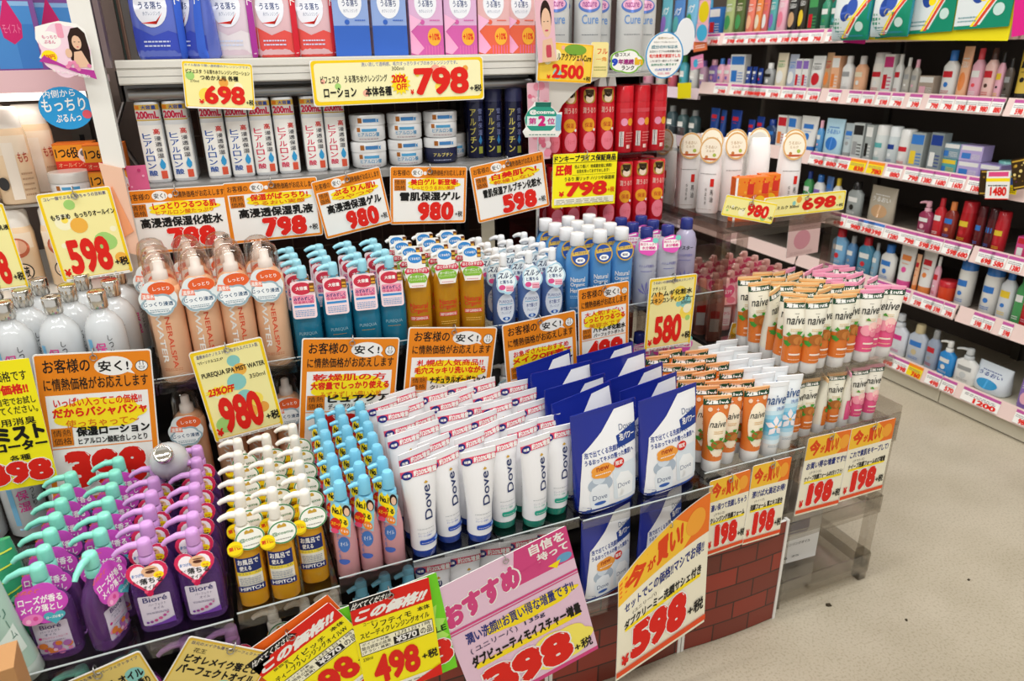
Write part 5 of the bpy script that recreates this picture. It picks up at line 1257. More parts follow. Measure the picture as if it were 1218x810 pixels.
# goods of the bay seen past the red cans
XB = XR+.03
for i, (y, z, h, w_, c1, c2, d_) in enumerate(((2.80, .878, .12, .045, '#c8a0b8', PU, 'lilac'), (2.87, .878, .13, .05, W, BL, 'white'), (2.95, .878, .14, .05, '#5ab8c8', GN, 'turquoise'), (3.04, .878, .13, .05, '#d86a7a', OR_, 'rose'), (3.14, .878, .14, .055, '#e8e0d0', PK, 'cream'), (3.25, .878, .14, .06, PK, '#d8508a', 'pink'), (3.37, .878, .13, .06, '#7a5a48', OR_, 'brown'), (3.48, .878, .13, .05, '#c0b8c8', PU, 'grey-lilac'),
                                     (2.84, .668, .12, .06, '#4a6468', GR, 'dull teal'), (2.93, .668, .12, .06, '#50686a', GR, 'dull teal-grey'), (3.02, .668, .13, .06, '#4c6066', GR, 'slate'), (3.12, .668, .12, .06, '#56666a', W, 'slate-grey'), (2.82, 1.083, .17, .08, '#4a9ac0', BL, 'blue'), (2.92, 1.083, .18, .08, '#7ab8d8', GN, 'light blue'), (3.02, 1.083, .17, .08, '#5a8ac8', TE, 'mid blue'), (3.12, 1.083, .18, .08, '#6ab0c0', PU, 'aqua'))):
    if z > 1: K = pouch('bath_pouch', w_, .04, h, mat(c1, **FO), lambda P: P.poly(circ(.4, .4, .3, .2), pp(c2)).text('バブ', .2, .62, .8, .8, WHP, .03).poly([(.1, .1), (.9, .1), (.9, .3), (.5, .2)], pp('#e8f0f4')))
    else:
        K = Kind('toiletry_bottle', 'bottle'); a = w_/2
        B = Body([(0, a*.92, a*.7, 2.4), (.003, a, a*.75, 2.4), (h*.7, a, a*.75, 2.4), (h*.8, a*.5, a*.5, 2)]); b = K.part('body', B.put(MB(), gl(c1)))
        K.part('cap', MB().lathe([(h*.8, a*.5), (h, a*.48)], gl(c2), 14)); m = MB(); Print(w_*.7, h*.45).rect(.05, .5, .95, .9, WHP).dot(.5, .25, .2, pp(c2)).on(m, B, h*.36, 0, .01, .0005); K.part('label', m, b)
    place(K, (XB+.045, y, z), R(-90), '%s %s on the distant shelving past the red cans' % (d_, 'bath pouch' if z > 1 else 'toiletry bottle'), 'goods past the red cans')

# ================================================================ price signs
ORG, ORG2 = pp('#ee8a1e'), pp('#d97a18')
INK = pp('#1c1a18'); FIRE = pp('#e2261c'); YB = pp('#ffe322')
def frame_from(corners, y, yaw=0, lean=0):
    n = Matrix.Rotation(R(yaw), 3, 'Z') @ Matrix.Rotation(R(lean), 3, 'X') @ Vector((0, -1, 0))
    a, b = corners[0], corners[1]
    p0 = at_y((a[0]+b[0])/2, (a[1]+b[1])/2, y)
    q = [at_plane(px, py, p0, n) for px, py in corners]
    ax = ((q[1]-q[0])+(q[2]-q[3])); ax = (ax-ax.dot(n)*n).normalized(); up = ax.cross(-n)
    w = ((q[1]-q[0]).dot(ax)+(q[2]-q[3]).dot(ax))/2; h = ((q[0]-q[3]).dot(up)+(q[1]-q[2]).dot(up))/2
    c = sum(q, Vector())/4; Y = -n
    return w, h, Matrix(((ax.x, Y.x, up.x, c.x), (ax.y, Y.y, up.y, c.y), (ax.z, Y.z, up.z, c.z), (0, 0, 0, 1)))
def sign(corners, y, label, draw, yaw=0, lean=0, base=CARD, ring=.5, name='price_sign', cat='price sign', group='hanging price signs', rad=.004, outline=None):
    w, h, M = frame_from(corners, y, yaw, lean)
    m = MB(); pts = [(p[0]*w, p[1]*h) for p in outline] if outline else rrect(-w/2, -h/2, w/2, h/2, rad)
    m.slab(pts, .0012, base, CARD)
    P = Print(w, h); draw(P); P.flat(m, 0, -.0006, 0)
    K = Kind(name, cat); K.part('card', m)
    if ring is not None: K.part('ring', MB().ring(((ring-.5)*w, -.001, h/2-.0005), .0058, .0008, STEEL, 'x').ring(((ring-.5)*w, -.003, h/2-.008), .0042, .0007, STEEL, 'y'), None, 'small metal ring')
    if len(K.parts) == 1: pass
    o = place(K, None, label=label, group=group, M=M)
    return o
def price(P, t, x0, y0, x1, y1, bold=.085, c=FIRE, tax=None, ty=None):
    n = len(t); d = (x1-x0)/n
    if bold < .065: P.text(t, x0, y0, x1, y1, c, bold)
    else:
        ey = .06*(y1-y0)
        for i, ch in enumerate(t):                        # fat hand-drawn figures overlap one another with a white edge
            a0, a1 = x0+i*d-.06*d, x0+(i+1)*d+.06*d
            if ch == '1': a0, a1 = a0+.25*d, a1-.2*d
            P.text(ch, a0-.05*d, y0-ey*.6, a1+.05*d, y1+ey*.6, WHP, bold+.03).text(ch, a0, y0, a1, y1, c, bold)
            q = a0+.72*(a1-a0); P.poly([(q, y1-.05*(y1-y0)), (q+.14*d, y1-.16*(y1-y0)), (q+.13*d, y1-.11*(y1-y0))], WHP)
    if tax: P.text('+税', *tax, INK, .02)
def smiley(P, x, y, r):
    P.dot(x, y, r, INK).dot(x, y, r*.9, WHP).rect(x-.3*r, y+.1*r, x-.2*r, y+.6*r, INK).rect(x+.2*r, y+.1*r, x+.3*r, y+.6*r, INK)
    k = P.w/P.h; P.poly([(x-.5*r, y-.05*r*k), (x+.5*r, y-.05*r*k), (x+.3*r, y-.5*r*k), (x-.3*r, y-.5*r*k)], INK).poly([(x-.38*r, y-.12*r*k), (x+.38*r, y-.12*r*k), (x+.22*r, y-.42*r*k), (x-.22*r, y-.42*r*k)], WHP)
def orange_tall(blob, prod, pr, split=.40):
    def f(P):
        P.rr(.012, .008, .988, .992, .02, ORG).rect(.06, .035, .94, .735, WHP)
        P.text('お客様の', .07, .875, .46, .965, INK, .02).poly(circ(.66, .905, .165, .062, 24), WHP).poly([(.74, .87), (.84, .845), (.79, .89)], WHP).text('安く!', .53, .87, .79, .94, INK, .03); smiley(P, .905, .895, .058)
        P.text('に情熱価格がお応えします', .06, .765, .95, .845, INK, .015)
        P.poly(cloud(.5, .60, .42, .11, 7, .14), YB).text(blob[0], .12, .655, .88, .715, FIRE, .03).text(blob[1], .10, .585, .92, .65, FIRE, .05).text(blob[2], .2, .515, .84, .57, pp('#e0781c'), .02)
        P.rect(.07, split, .25, split+.12, ORG2).text('情熱', .085, split+.065, .235, split+.11, INK).text('価格', .085, split+.01, .235, split+.055, INK)
        P.text(prod[0], .28, split+.055, .93, split+.12, INK, .05).text(prod[1], .29, split-.0, .9, split+.045, INK, .03)
        P.rect(.06, split-.02, .94, split-.014, ORG); price(P, pr, .16, .10, .86, split-.04, .075, tax=(.82, .05, .93, .09))
    return f
def orange_wide(blob, prod, pr, fade=1):
    def f(P):
        P.rr(.008, .012, .992, .988, .02, ORG).rect(.035, .05, .965, .80, WHP)
        P.text('お客様の', .04, .845, .25, .945, INK, .01).poly(circ(.345, .895, .075, .075, 20), WHP).text('安く!', .29, .855, .40, .935, INK, .02).dot(.445, .885, .022, WHP).text('に情熱価格がお応えします', .48, .845, .97, .945, INK, .01)
        P.rect(.05, .59, .20, .785, ORG2).text('情熱', .06, .69, .19, .77, INK).text('価格', .06, .60, .19, .68, INK)
        P.poly(cloud(.56, .69, .36, .115, 7, .14), YB).text(blob[0], .26, .68, .88, .79, FIRE, .045).text(blob[1], .28, .60, .84, .67, pp('#e0601c'), .02)
        P.text(prod, .12, .41, .92, .565, INK, .045); price(P, pr, .36, .06, .82, .39, .075, tax=(.85, .12, .95, .22))
    return f
def dots(P, seed, n=9):
    q = random.Random(seed); k = P.w/P.h
    for i in range(n):
        r = q.uniform(.04, .15)*min(1, 1.1/k); ry = r*k
        P.dot(q.uniform(r+.03, .97-r), q.uniform(ry+.06, .94-ry), r, pp(q.choice(['#f6b84a', '#a8d878', '#f4b49c', '#8ed0c8', '#ffe45a', '#fdf8d0', '#f0a848'])))
def yellow_tall(top, prod, pr, seed, off=None, ml=None):
    def f(P):
        P.rr(.01, .01, .99, .99, .03, pp('#f8d21c')).rr(.05, .04, .95, .96, .03, pp('#fbf2a8')); dots(P, seed)
        P.text(top, .08, .915, .92, .955, pp('#3a3a8a'), .01)
        for t, x0, y0, x1, y1, bd in prod: P.text(t, x0, y0, x1, y1, INK, bd)
        if off: P.poly(star(.26, .545, .22, .055, 12), YB).text(off, .10, .505, .46, .585, FIRE, .05, slant=.05)
        if ml: P.text(ml, .70, .60, .92, .645, INK)
        price(P, pr, .17, .07, .76, .47, .05); P.text('¥', .06, .06, .15, .15, FIRE, .05).text('+税', .78, .10, .97, .20, INK, .04)
        P.rect(.05, .0, .95, .035, WHP).lines(.1, .008, .85, .03, 1, pp('#8a8a80'))
    return f
# --- tags of the top shelf
def f698(P):
    P.rr(.01, .01, .99, .99, .03, pp('#f8d21c')).rr(.03, .05, .97, .95, .03, pp('#fbf2a8')); dots(P, 3, 7)
    P.text('オイル配合で潤い透明感のクレンジングです。', .04, .89, .95, .945, pp('#4a5ab0')).text('ビフェスタ', .05, .745, .27, .835, INK, .03).text('うる落ち水クレンジングローション', .30, .745, .95, .835, INK, .02).text('つめかえ用 各種', .24, .61, .78, .72, INK, .03).text('270ml', .1, .56, .22, .61, INK)
    price(P, '698', .28, .10, .86, .50, .05); P.text('¥', .2, .1, .27, .2, FIRE, .04).text('+税', .87, .1, .98, .22, INK, .03).rect(.03, .0, .95, .04, WHP)
sign([(217, 72), (301, 76), (303, 131), (219, 128)], 1.258, 'yellow 698 price sign on the top shelf lip above the white lotion bottles', f698, ring=None)
def f798(P):
    P.rr(.005, .02, .995, .99, .02, pp('#f8d21c')).rr(.02, .10, .98, .93, .02, pp('#fbf5c0')); dots(P, 4, 8)
    P.text('洗い流して透明感。毛穴すっきりタイプの水クレンジングです。', .28, .84, .84, .93, pp('#4a5ab0')).text('300ml', .45, .74, .52, .82, INK).text('うる落ち水クレンジング', .18, .50, .42, .66, INK, .02).text('ビフェスタ', .05, .50, .15, .66, INK, .02).text('ローション', .06, .18, .24, .40, INK, .04).text('本体各種', .29, .18, .44, .40, INK, .04)
    P.poly(star(.495, .44, .06, .26, 14), YB).text('20%', .445, .46, .53, .64, FIRE, .05).text('OFF', .47, .30, .53, .44, FIRE, .04)
    price(P, '798', .575, .16, .905, .78, .05); P.text('¥', .55, .18, .57, .3, FIRE, .04).text('+税', .91, .2, .985, .36, INK, .03)
sign([(368, 72), (571, 67), (579, 118), (373, 127)], 1.258, 'long yellow 798 price sign on the top shelf lip with 20% OFF burst', f798, ring=None)
def f2500(P):
    P.rr(.01, .01, .99, .99, .02, pp('#f4b81c')).rr(.04, .06, .96, .96, .02, pp('#f8d048')); dots(P, 6, 8); P.poly(circ(.66, .84, .2, .14), pp('#7aa83a'))
    P.text('ルアクアジェルCure', .34, .56, .96, .74, INK, .03); price(P, '2500', .26, .10, .84, .46, .05); P.text('¥', .17, .08, .24, .18, FIRE, .04).text('+税', .84, .06, .97, .18, INK, .02)
sign([(640, 48), (709, 54), (701, 99), (639, 97)], 1.25, 'orange-yellow 2500 price sign below the tall grey bottles', f2500, ring=None)
# --- orange landscape signs on the middle shelf
Y3 = 1.258
sign([(143, 228), (267, 219), (281, 293), (161, 304)], Y3, 'leftmost orange-bordered wide sign on the middle shelf above the peach cans', orange_wide(('しっとりつるつる肌', 'ヒアルロン酸たっぷり'), '高浸透保湿化粧水', '798'))
sign([(265, 219), (375, 209), (386, 280), (275, 290)], Y3, 'second orange-bordered wide sign from left with 798 for milk lotion', orange_wide(('保湿がばっちり!', 'うるおい実感'), '高浸透保湿乳液', '798'))
sign([(376, 215), (450, 198.6), (468, 264), (382, 287)], Y3-.004, 'tilted orange-bordered sign with 980 below the white jars', orange_wide(('ぷるりん肌!', 'つやつや'), '高浸透保湿ゲル', '980'))
sign([(460, 198), (555, 198), (554, 265), (468, 267)], Y3, 'orange-bordered wide sign with 980 above the gold bottles', orange_wide(('美白ゲル 新登場!', 'しっとりうるおい美肌'), '雪肌保湿ゲル', '980'))
sign([(557, 198.6), (644, 180), (655.6, 243.7), (570, 266)], Y3, 'tilted orange-bordered sign with 598 left of the yellow 798 sign', orange_wide(('白美肌へ!', '乾燥しない'), '雪肌保湿アルブチン化粧水', '598'))
def fdon(P):
    P.rect(.0, .0, 1, 1, pp('#fff01e')).text('ドンキープライス保証商品', .02, .845, .98, .97, INK, .05).rect(0, .825, 1, .835, INK).text('圧倒', .04, .60, .29, .80, FIRE, .06).text('他より高い！地域最安値に挑戦！', .33, .72, .92, .79, INK, .02).text('自信を持っておすすめします！', .37, .63, .88, .70, INK, .02).rect(.3, .595, .98, .6, INK)
    P.text('うるり 潤リッチ ハリつや保湿液', .18, .49, .97, .565, INK, .02); price(P, '798', .20, .19, .86, .47, .055); P.text('¥', .1, .2, .18, .3, FIRE, .05).text('+税', .87, .24, .98, .34, FIRE, .02)
    P.rect(.03, .05, .97, .17, pp('#f6f2d8')).lines(.06, .06, .9, .16, 3, pp('#a8a48a'))
sign([(656, 184), (734, 180), (731, 242), (658, 247)], 1.25, 'bright yellow 798 guarantee sign in front of the red cans', fdon)
# --- second tier signs
Y2 = 1.074
sign([(30.5, 422), (181.7, 415), (192, 585), (70, 600)], Y2, 'orange-topped 398 sign before the white silver-capped bottles', orange_tall(('いっぱい入ってこの価格!!', 'だからバシャバシャ', '使っちゃって〜'), ('保湿ローション', 'ヒアルロン酸配合しっとり'), '398'), lean=-1)
def f39(P):
    P.rect(0, 0, 1, 1, pp('#fff01e')).text('残って価格です', .2, .84, .92, .92, INK, .02).text('この価格!!', .3, .74, .9, .82, FIRE, .05).text('是非ご自宅でお試し', .2, .66, .96, .72, INK, .02).text('してください。', .4, .59, .96, .65, INK, .02).text('浴用消臭', .3, .50, .9, .56, INK, .02).text('80ミスト', .1, .38, .98, .50, INK, .07).text('ローター', .3, .30, .98, .38, INK, .06).text('各種', .45, .22, .72, .27, INK, .02)
    price(P, '398', .1, .04, .95, .22, .075)
sign([(-55, 434), (43, 426), (62, 572), (-28, 590)], Y2-.012, 'yellow sign with red 39 cut off by the left edge', f39, lean=-1)
sign([(222.5, 421), (309, 400), (340, 505), (258, 526)], Y2-.012, 'yellow 980 sign tilted in front of the peach mist cans', yellow_tall('温泉水のナノミスト水、ながらスパミスト肌', (('*パーソナルコスメ*', .08, .855, .42, .89, .02), ('PUREQUA SPA MIST WATER', .08, .70, .95, .76, .03)), '980', 11, '23%OFF', '350ml'))
sign([(350.7, 404), (471, 400), (469, 540), (362, 545)], Y2, 'orange-topped tall sign in front of the teal bottles', orange_tall(('乾燥肌の方', '大容量でしっかり使える', 'みずみずしい使い心地'), ('ピュアクア', 'ディープクレンジングジェル'), '880', .42), lean=-1)
sign([(489.5, 390), (594.6, 388.5), (573, 515), (472, 520)], Y2, 'orange-topped tall sign in front of the gold bottles', orange_tall(('札幌店人気商品!!', '毛穴スッキリ洗いながら', 'しっとりうるおい'), ('ナチュラルオーガニック', 'クレンジングオイル'), '798', .44), lean=-1)
sign([(599, 387), (683, 368.5), (690, 480), (604, 502)], Y2, 'orange-topped tall sign in front of the blue cleansing water', orange_tall(('お急ぎさんにおすすめ', 'メイクOFF完了', '時短派うれしい'), ('ピュアクア', 'クレンジングウォーター'), '798', .44), lean=-1)
sign([(684, 345), (745, 334), (750, 430), (692, 443)], Y2, 'orange-topped tall sign in front of the sky blue bottles', orange_tall(('大人気!すごい', 'しっとりつるつる', '美容水です'), ('ハトムギ化粧水', 'パーフェクトボトル'), '498', .40), lean=-1)
sign([(766, 333), (821.8, 325.5), (827.8, 407.8), (772, 416)], Y2-.01, 'yellow 580 sign in front of the navy-capped bottles', yellow_tall('うるおいの透明感美容水スキンケア', (('ナチュリエ', .08, .83, .36, .88, .01), ('ハトムギ化粧水', .06, .74, .92, .82, .04), ('スキンコンディショナー', .05, .65, .95, .725, .04)), '580', 21, None, '500ml'))
# --- left bay signs
sign([(46, 232), (134, 219.5), (156, 324.6), (72, 336)], 1.225, 'yellow 598 sign with coloured dots in the left bay', yellow_tall('コレ一個でぷるん肌!ちゃうの豆和素', (('もちまめ', .10, .70, .36, .76, .04), ('もっちりオールイン', .42, .70, .97, .76, .04)), '598', 31))
sign([(-58, 247), (11, 241), (28, 342), (-36, 352)], 1.225, 'yellow dotted sign cut off by the left edge of the left bay', yellow_tall('しっとりうるおう豆乳', (('もちまめ', .10, .70, .36, .76, .04), ('しっとり乳液', .42, .70, .97, .76, .04)), '598', 35))
# --- front signs
Y1 = .772
def cheap(prod, maker, pr, ml):
    def f(P):
        P.rect(0, 0, 1, 1, pp('#fff01e')).rect(0, .78, 1, 1, FIRE).poly([(0, .92), (.56, .94), (.5, 1), (0, 1)], INK).text('比べてください', .03, .925, .50, .985, WHP, .03, slant=.1).text('この価格!!', .06, .80, .94, .91, WHP, .06, slant=.12)
        P.text(maker, .12, .745, .3, .775, INK).text(prod[0], .22, .69, .72, .745, INK, .02).text(prod[1], .06, .625, .94, .685, INK, .02).text('本体', .8, .71, .96, .755, INK, .02)
        P.rect(.03, .46, .97, .60, INK).rect(.037, .467, .963, .593, pp('#faf6d8')).text('競合調査の結果', .05, .515, .42, .55, INK, .01).text('(チラシ・雑貨)', .05, .475, .40, .51, INK, .01).text('12月1日11時', .48, .555, .94, .59, INK).rect(.45, .475, .78, .55, INK).text('¥570', .48, .485, .75, .545, WHP, .04).text('の品', .8, .48, .95, .545, INK, .01).text('ポイント対象', .06, .56, .4, .585, INK)
        P.text(ml, .04, .41, .16, .44, INK); price(P, pr, .14, .13, .74, .42, .05); P.text('+税', .77, .21, .98, .30, INK, .03).rect(0, 0, 1, .09, pp('#f4f0e0')).lines(.05, .02, .9, .08, 2, pp('#9a9a90')).poly([(.5, 0), (1, 0), (1, .12)], FIRE)
    return f
sign([(318, 772), (411, 700), (446, 800), (352, 872)], Y1-.004, 'yellow and red comparison sign on orange card below the golden oil', cheap(('ハイピッチ', 'ディープクレンジングオイルW'), '黒龍堂', '398', '190ml'))
sign([(292, 770), (404, 702), (450, 790), (340, 880)], Y1+.002, 'plain bright orange card behind the tilted comparison sign', lambda P: P.rect(.0, .0, 1, 1, pp('#f26a1c')), ring=None, name='backing_card', cat='card', group='backing cards')
sign([(416, 719), (504, 686), (531, 800), (436, 832)], Y1-.006, 'yellow and red 498 comparison sign on a lime card', cheap(('ソフティモ', 'スピーディクレンジングオイル'), 'コーセー', '498', '230ml'))
def lime(P):
    P.rect(0, 0, 1, 1, pp('#7ada2c')).poly(star(.7, .45, .3, .4, 14), pp('#b8f06a')).text('お得SALE', .5, .42, .98, .5, pp('#1a3a10'), .04); price(P, '398', .3, .1, .98, .36, .075)
sign([(402, 724), (514, 683), (548, 790), (424, 845)], Y1+.001, 'lime green card behind the 498 sign', lime, ring=None, name='backing_card', cat='card', group='backing cards')
def pink(P):
    mg = pp('#d84a86'); P.rect(0, 0, 1, 1, pp('#eccadf')).poly([(0, .70), (1, .76), (1, 1), (0, 1)], pp('#eccadf')).poly([(.60, 1), (1, 1), (1, .76), (.52, .76)], mg).rect(0, .0, 1, .03, mg)
    P.text('自信を', .70, .915, .97, .985, WHP, .04).text('持って', .74, .845, .98, .905, WHP, .04).poly(circ(.93, .80, .06, .03), pp('#6aa8d0')).poly([(.8, .79), (.9, .80), (.86, .75)], YEL)
    P.text('おすすめ', .0, .685, .60, .865, WHP, .11, dy=.07).text('おすすめ', .012, .692, .588, .858, mg, .075, dy=.07).text('ーっ', .60, .79, .78, .85, mg, .06, dy=.02).rect(.0, .665, 1, .68, mg).rect(0, .648, 1, .655, mg)
    P.poly(cloud(.6, .56, .38, .06, 7, .12), YB).text('潤い洗顔!!お買い得な増量です!!', .1, .535, .94, .62, pp('#26347e'), .03).text('( ユニリーバ )', .1, .455, .46, .505, pp('#3a3a5a'), .01).text('135g', .52, .46, .68, .50, pp('#3a3a5a'), .01)
    P.rect(.1, .335, .94, .375, YB).text('ダブビューティモイスチャー増量', .08, .35, .95, .44, INK, .045); P.poly(cloud(.7, .18, .3, .14, 7, .12), pp('#fff06a')); price(P, '398', .12, .05, .80, .30, .075); P.text('+税', .82, .07, .97, .15, INK, .02)
sign([(527.4, 703.5), (675.6, 617), (708.6, 777.6), (557, 850)], Y1+.004, 'large pink recommendation sign with red 398 below the white tubes', pink, base=pp('#eccadf'), ring=.53)
def ima(lines, pr, small='(ユニリーバ)'):
    def f(P):
        P.rect(0, 0, 1, 1, pp('#f6f0d8')).rect(0, .72, 1, 1, pp('#f07a2a')).poly([(0, .72), (.7, .72), (.86, .82), (.6, 1), (0, 1)], pp('#f8c43a')).text('今', .06, .76, .30, .96, pp('#e0481c'), .06).text('が', .31, .78, .40, .87, pp('#e0481c'), .05).text('買い!', .41, .76, .70, .95, pp('#e0481c'), .06)
        P.poly(circ(.84, .86, .11, .09), pp('#f6a83a'))
        P.text(lines[0], .07, .59, .95, .68, pp('#26347e'), .03).text(small, .16, .52, .42, .56, INK).rect(.08, .41, .92, .44, YB).text(lines[1], .07, .43, .93, .51, INK, .04)
        price(P, pr, .16, .10, .76, .40, .08); P.text('¥', .05, .1, .13, .2, FIRE, .05).text('+税', .79, .14, .97, .24, INK, .03).rect(0, .03, 1, .075, pp('#e8542a'))
    return f
sign([(840, 574), (889, 559), (888, 645), (842, 661)], .822, 'left 198 sign of the pair below the orange tubes', ima(('濃い保つて洗顔しちゃう', 'クレンジング洗顔フォーム'), '198', '(クラシエ)'), group='orange-topped bargain signs')
sign([(890, 557.5), (933, 543.5), (934.5, 634), (888, 645)], .820, 'right sign of the pair below the blue flower tubes', ima(('溶けば大満足お得!', '洗顔フォーム 草エキス配合'), '198', '(ナイーブ)'), group='orange-topped bargain signs')
sign([(955.7, 523), (1007, 511), (1004, 598), (950, 612)], .845, 'left 198 sign on the front of the clear stand', ima(('お買い得な増量です!!', 'ナイーブ洗顔フォームのび(ソフト)'), '198', '(クラシエ)'), group='orange-topped bargain signs')
sign([(1007, 511), (1057.5, 499.5), (1055, 579), (1003, 596)], .843, 'right 198 sign on the front of the clear stand', ima(('これで素肌をキープして!', 'ナイーブ洗顔フォームのび増量'), '198', '(クラシエ)'), group='orange-topped bargain signs')
# curved 598 sign
def curved():
    q = [at_y(px, py, .768) for px, py in ((739, 668), (845, 585), (837, 739), (732, 810))]
    w = ((q[1]-q[0]).length+(q[2]-q[3]).length)/2; h = ((q[0]-q[3]).length+(q[1]-q[2]).length)/2; c = sum(q, Vector())/4
    P = Print(w, h); ima(('セットでこの価格!!マシでお得!!', 'ダブクリーミー洗顔サシェ付き'), '598')(P)
    def fn(u, v, o):                                      # sheet bowed like a sail, its upper left corner rolling down and back
        a, b = u/w+.5, v/h+.5
        p = q[3]*(1-a)*(1-b)+q[2]*a*(1-b)+q[0]*(1-a)*b+q[1]*a*b
        k = max(0, 1-a)**2*b**2; r = a*(1-a)*b**2
        return (p.x-c.x+.004*k, p.y-c.y+.012*k-o, p.z-c.z-.052*k+.030*r)
    m = MB(); n = 18
    for s_, c_ in ((-.0006, CARD), (.0006, CARD)):
        m.add([fn(-w/2+w*i/n, -h/2+h*j/n, -s_) for j in range(n+1) for i in range(n+1)], [(j*(n+1)+i, j*(n+1)+i+1, (j+1)*(n+1)+i+1, (j+1)*(n+1)+i) for j in range(n) for i in range(n)], c_, True)
    P.emit(m, fn, .010, .0010, .00005)
    K = Kind('price_sign', 'price sign'); K.part('card', m); t = fn(.05*w, h/2, 0); K.part('ring', MB().ring((t[0], t[1]-.001, t[2]), .0058, .0008, STEEL, 'x'))
    place(K, c, label='bent 598 sign curling back at its upper corner before the brick panels', group='orange-topped bargain signs')
curved()
def biore(prod, seed):
    def f(P):
        P.rr(.01, .01, .99, .99, .03, pp('#e0b83a')).rr(.03, .03, .97, .97, .03, pp('#e8d078')); dots(P, seed, 6)
        P.text('目元のメイクも落ちるパーフェクトタイプ', .06, .93, .95, .965, pp('#4a4a7a'), .01).text('花王', .12, .85, .26, .90, INK, .01).text(prod[0], .08, .735, .92, .83, INK, .045).text(prod[1], .06, .62, .94, .72, INK, .045); price(P, '598', .2, .1, .75, .5, .04)
    return f
sign([(209, 755), (309.6, 771), (285, 880), (180, 862)], Y1-.004, 'yellow sign below the lilac-pumped purple oil bottles', biore(('ビオレメイク落とし', 'パーフェクトオイル'), 41))
sign([(78, 815), (180, 764), (206, 868), (104, 910)], Y1-.002, 'yellow rose oil sign at the bottom edge of the picture', biore(('パーフェクトオイル', 'アロマティックローズの香り'), 43))
# --- tags on the smoky case
def tag698(t, x):
    def f(P):
        P.rr(.005, .02, .995, .98, .02, pp('#f8e23a')).rr(.02, .10, .98, .9, .02, pp('#fbf2a0')); dots(P, t, 6); P.text('馬油ミルク 300ml' if x else 'ハトムギソープ', .06, .36, .42, .54, INK, .03); price(P, '698' if x else '980', .46, .2, .88, .8, .05); P.text('+税', .89, .2, .98, .36, INK, .02)
    return f
sign([(907, 236), (1004, 226), (1006, 249), (909, 260)], 1.117, 'yellow 698 tag on the front of the smoky case', tag698(51, 1))
sign([(860.5, 231), (921.5, 241), (921, 268), (861, 256)], 1.109, 'yellow 980 tag on the corner of the smoky case', tag698(53, 0), yaw=-22)
sign([(868, 384), (890, 384), (889, 407), (867.5, 406)], 1.118, 'small yellow tag low on the smoky case', lambda P: P.rr(.02, .02, .98, .98, .05, pp('#f0b428')).poly(circ(.4, .62, .28, .2), pp('#f8e08a')).poly(circ(.6, .7, .2, .2), pp('#e87a5a')).text('コワタイシュ', .1, .22, .92, .42, INK, .03), ring=None)
def pinkpaper(P): P.rect(0, 0, 1, 1, pp('#d8b8b4')).poly(circ(.45, .4, .26, .24), pp('#c88a94')).lines(.1, .68, .9, .9, 3, pp('#c0989a')).lines(.1, .06, .8, .14, 2, pp('#c8a8a4'))
sign([(934, 260), (978, 252), (972, 300), (940, 306)], 1.4207, 'pale pink paper hanging behind the smoky case', pinkpaper, base=pp('#d8b8b4'), ring=None, name='paper_notice', cat='notice', group=None)
# --- die-cut cards
def dc(corners, y, label, draw, outline, base=WHP, yaw=0, name='hanging_card'):
    sign(corners, y, label, draw, yaw, 0, base, None, name, 'card', 'die-cut shop cards', outline=outline)
def girl(P):
    P.poly(cloud(.5, .5, .47, .47, 7, .1), pp('#f4d4e2')).poly(circ(.27, .68, .2, .15), WHP).text('もっちり', .14, .70, .40, .76, pp('#d84a8a'), .02).text('ぷるん', .16, .62, .36, .68, pp('#d84a8a'), .02).poly(rrect(.42, .72, .54, .96, .03), pp('#f0a0b8'))
    P.poly([(.58, .35), (.60, .74), (.68, .88), (.82, .90), (.92, .80), (.95, .50), (.93, .26), (.72, .22)], HAIR).ell(.74, .64, .085, .12, SKIN).poly([(.6, .2), (.66, .48), (.8, .5), (.92, .22)], SKIN).poly([(.62, .74), (.7, .85), (.86, .82), (.84, .72), (.74, .76)], HAIR).rect(.69, .645, .72, .655, INK).rect(.77, .645, .80, .655, INK).ell(.745, .565, .02, .01, pp('#d8606a')).ell(.56, .46, .06, .08, SKIN)
    P.poly(circ(.2, .40, .14, .11), YEL).text('200円', .1, .36, .3, .44, RED, .04)
    P.poly([(.0, .32), (.3, .26), (.7, .1), (.98, .0), (.96, .16), (.5, .22), (.1, .42)], pp('#b83a98')).text('キャンペーン実施中', .2, .14, .86, .2, WHP, .02, dy=-.12)
    for i in range(8): P.dot(rnd.uniform(.45, .95), rnd.uniform(.18, .3), .04, pp('#e88ab0'))
dc([(44, 25), (110, 25), (110, 95), (44, 95)], 1.225, 'die-cut white card with a long-haired woman and purple ribbon, top left', girl, [(-.48, .2), (-.44, .40), (-.2, .46), (.0, .50), (.3, .46), (.44, .36), (.47, .0), (.46, -.3), (.44, -.49), (.2, -.42), (-.1, -.30), (-.49, -.12), (-.4, .0)])
dc([(46, 103), (110, 103), (110, 154), (46, 154)], 1.24, 'round blue card with white handwriting by the white divider', lambda P: P.poly(circ(.5, .5, .495, .495, 30), pp('#2f9ad8')).text('内側から', .12, .72, .72, .90, WHP, .01, dy=.06).text('もっちり', .06, .40, .88, .70, WHP, .02, dy=.06).text('ぷるんっ', .28, .16, .76, .34, WHP, .02, dy=.05).dot(.88, .36, .09, pp('#e05a6a')), [(p[0]-.5, p[1]-.5) for p in circ(.5, .5, .5, .5, 30)], pp('#2f9ad8'))
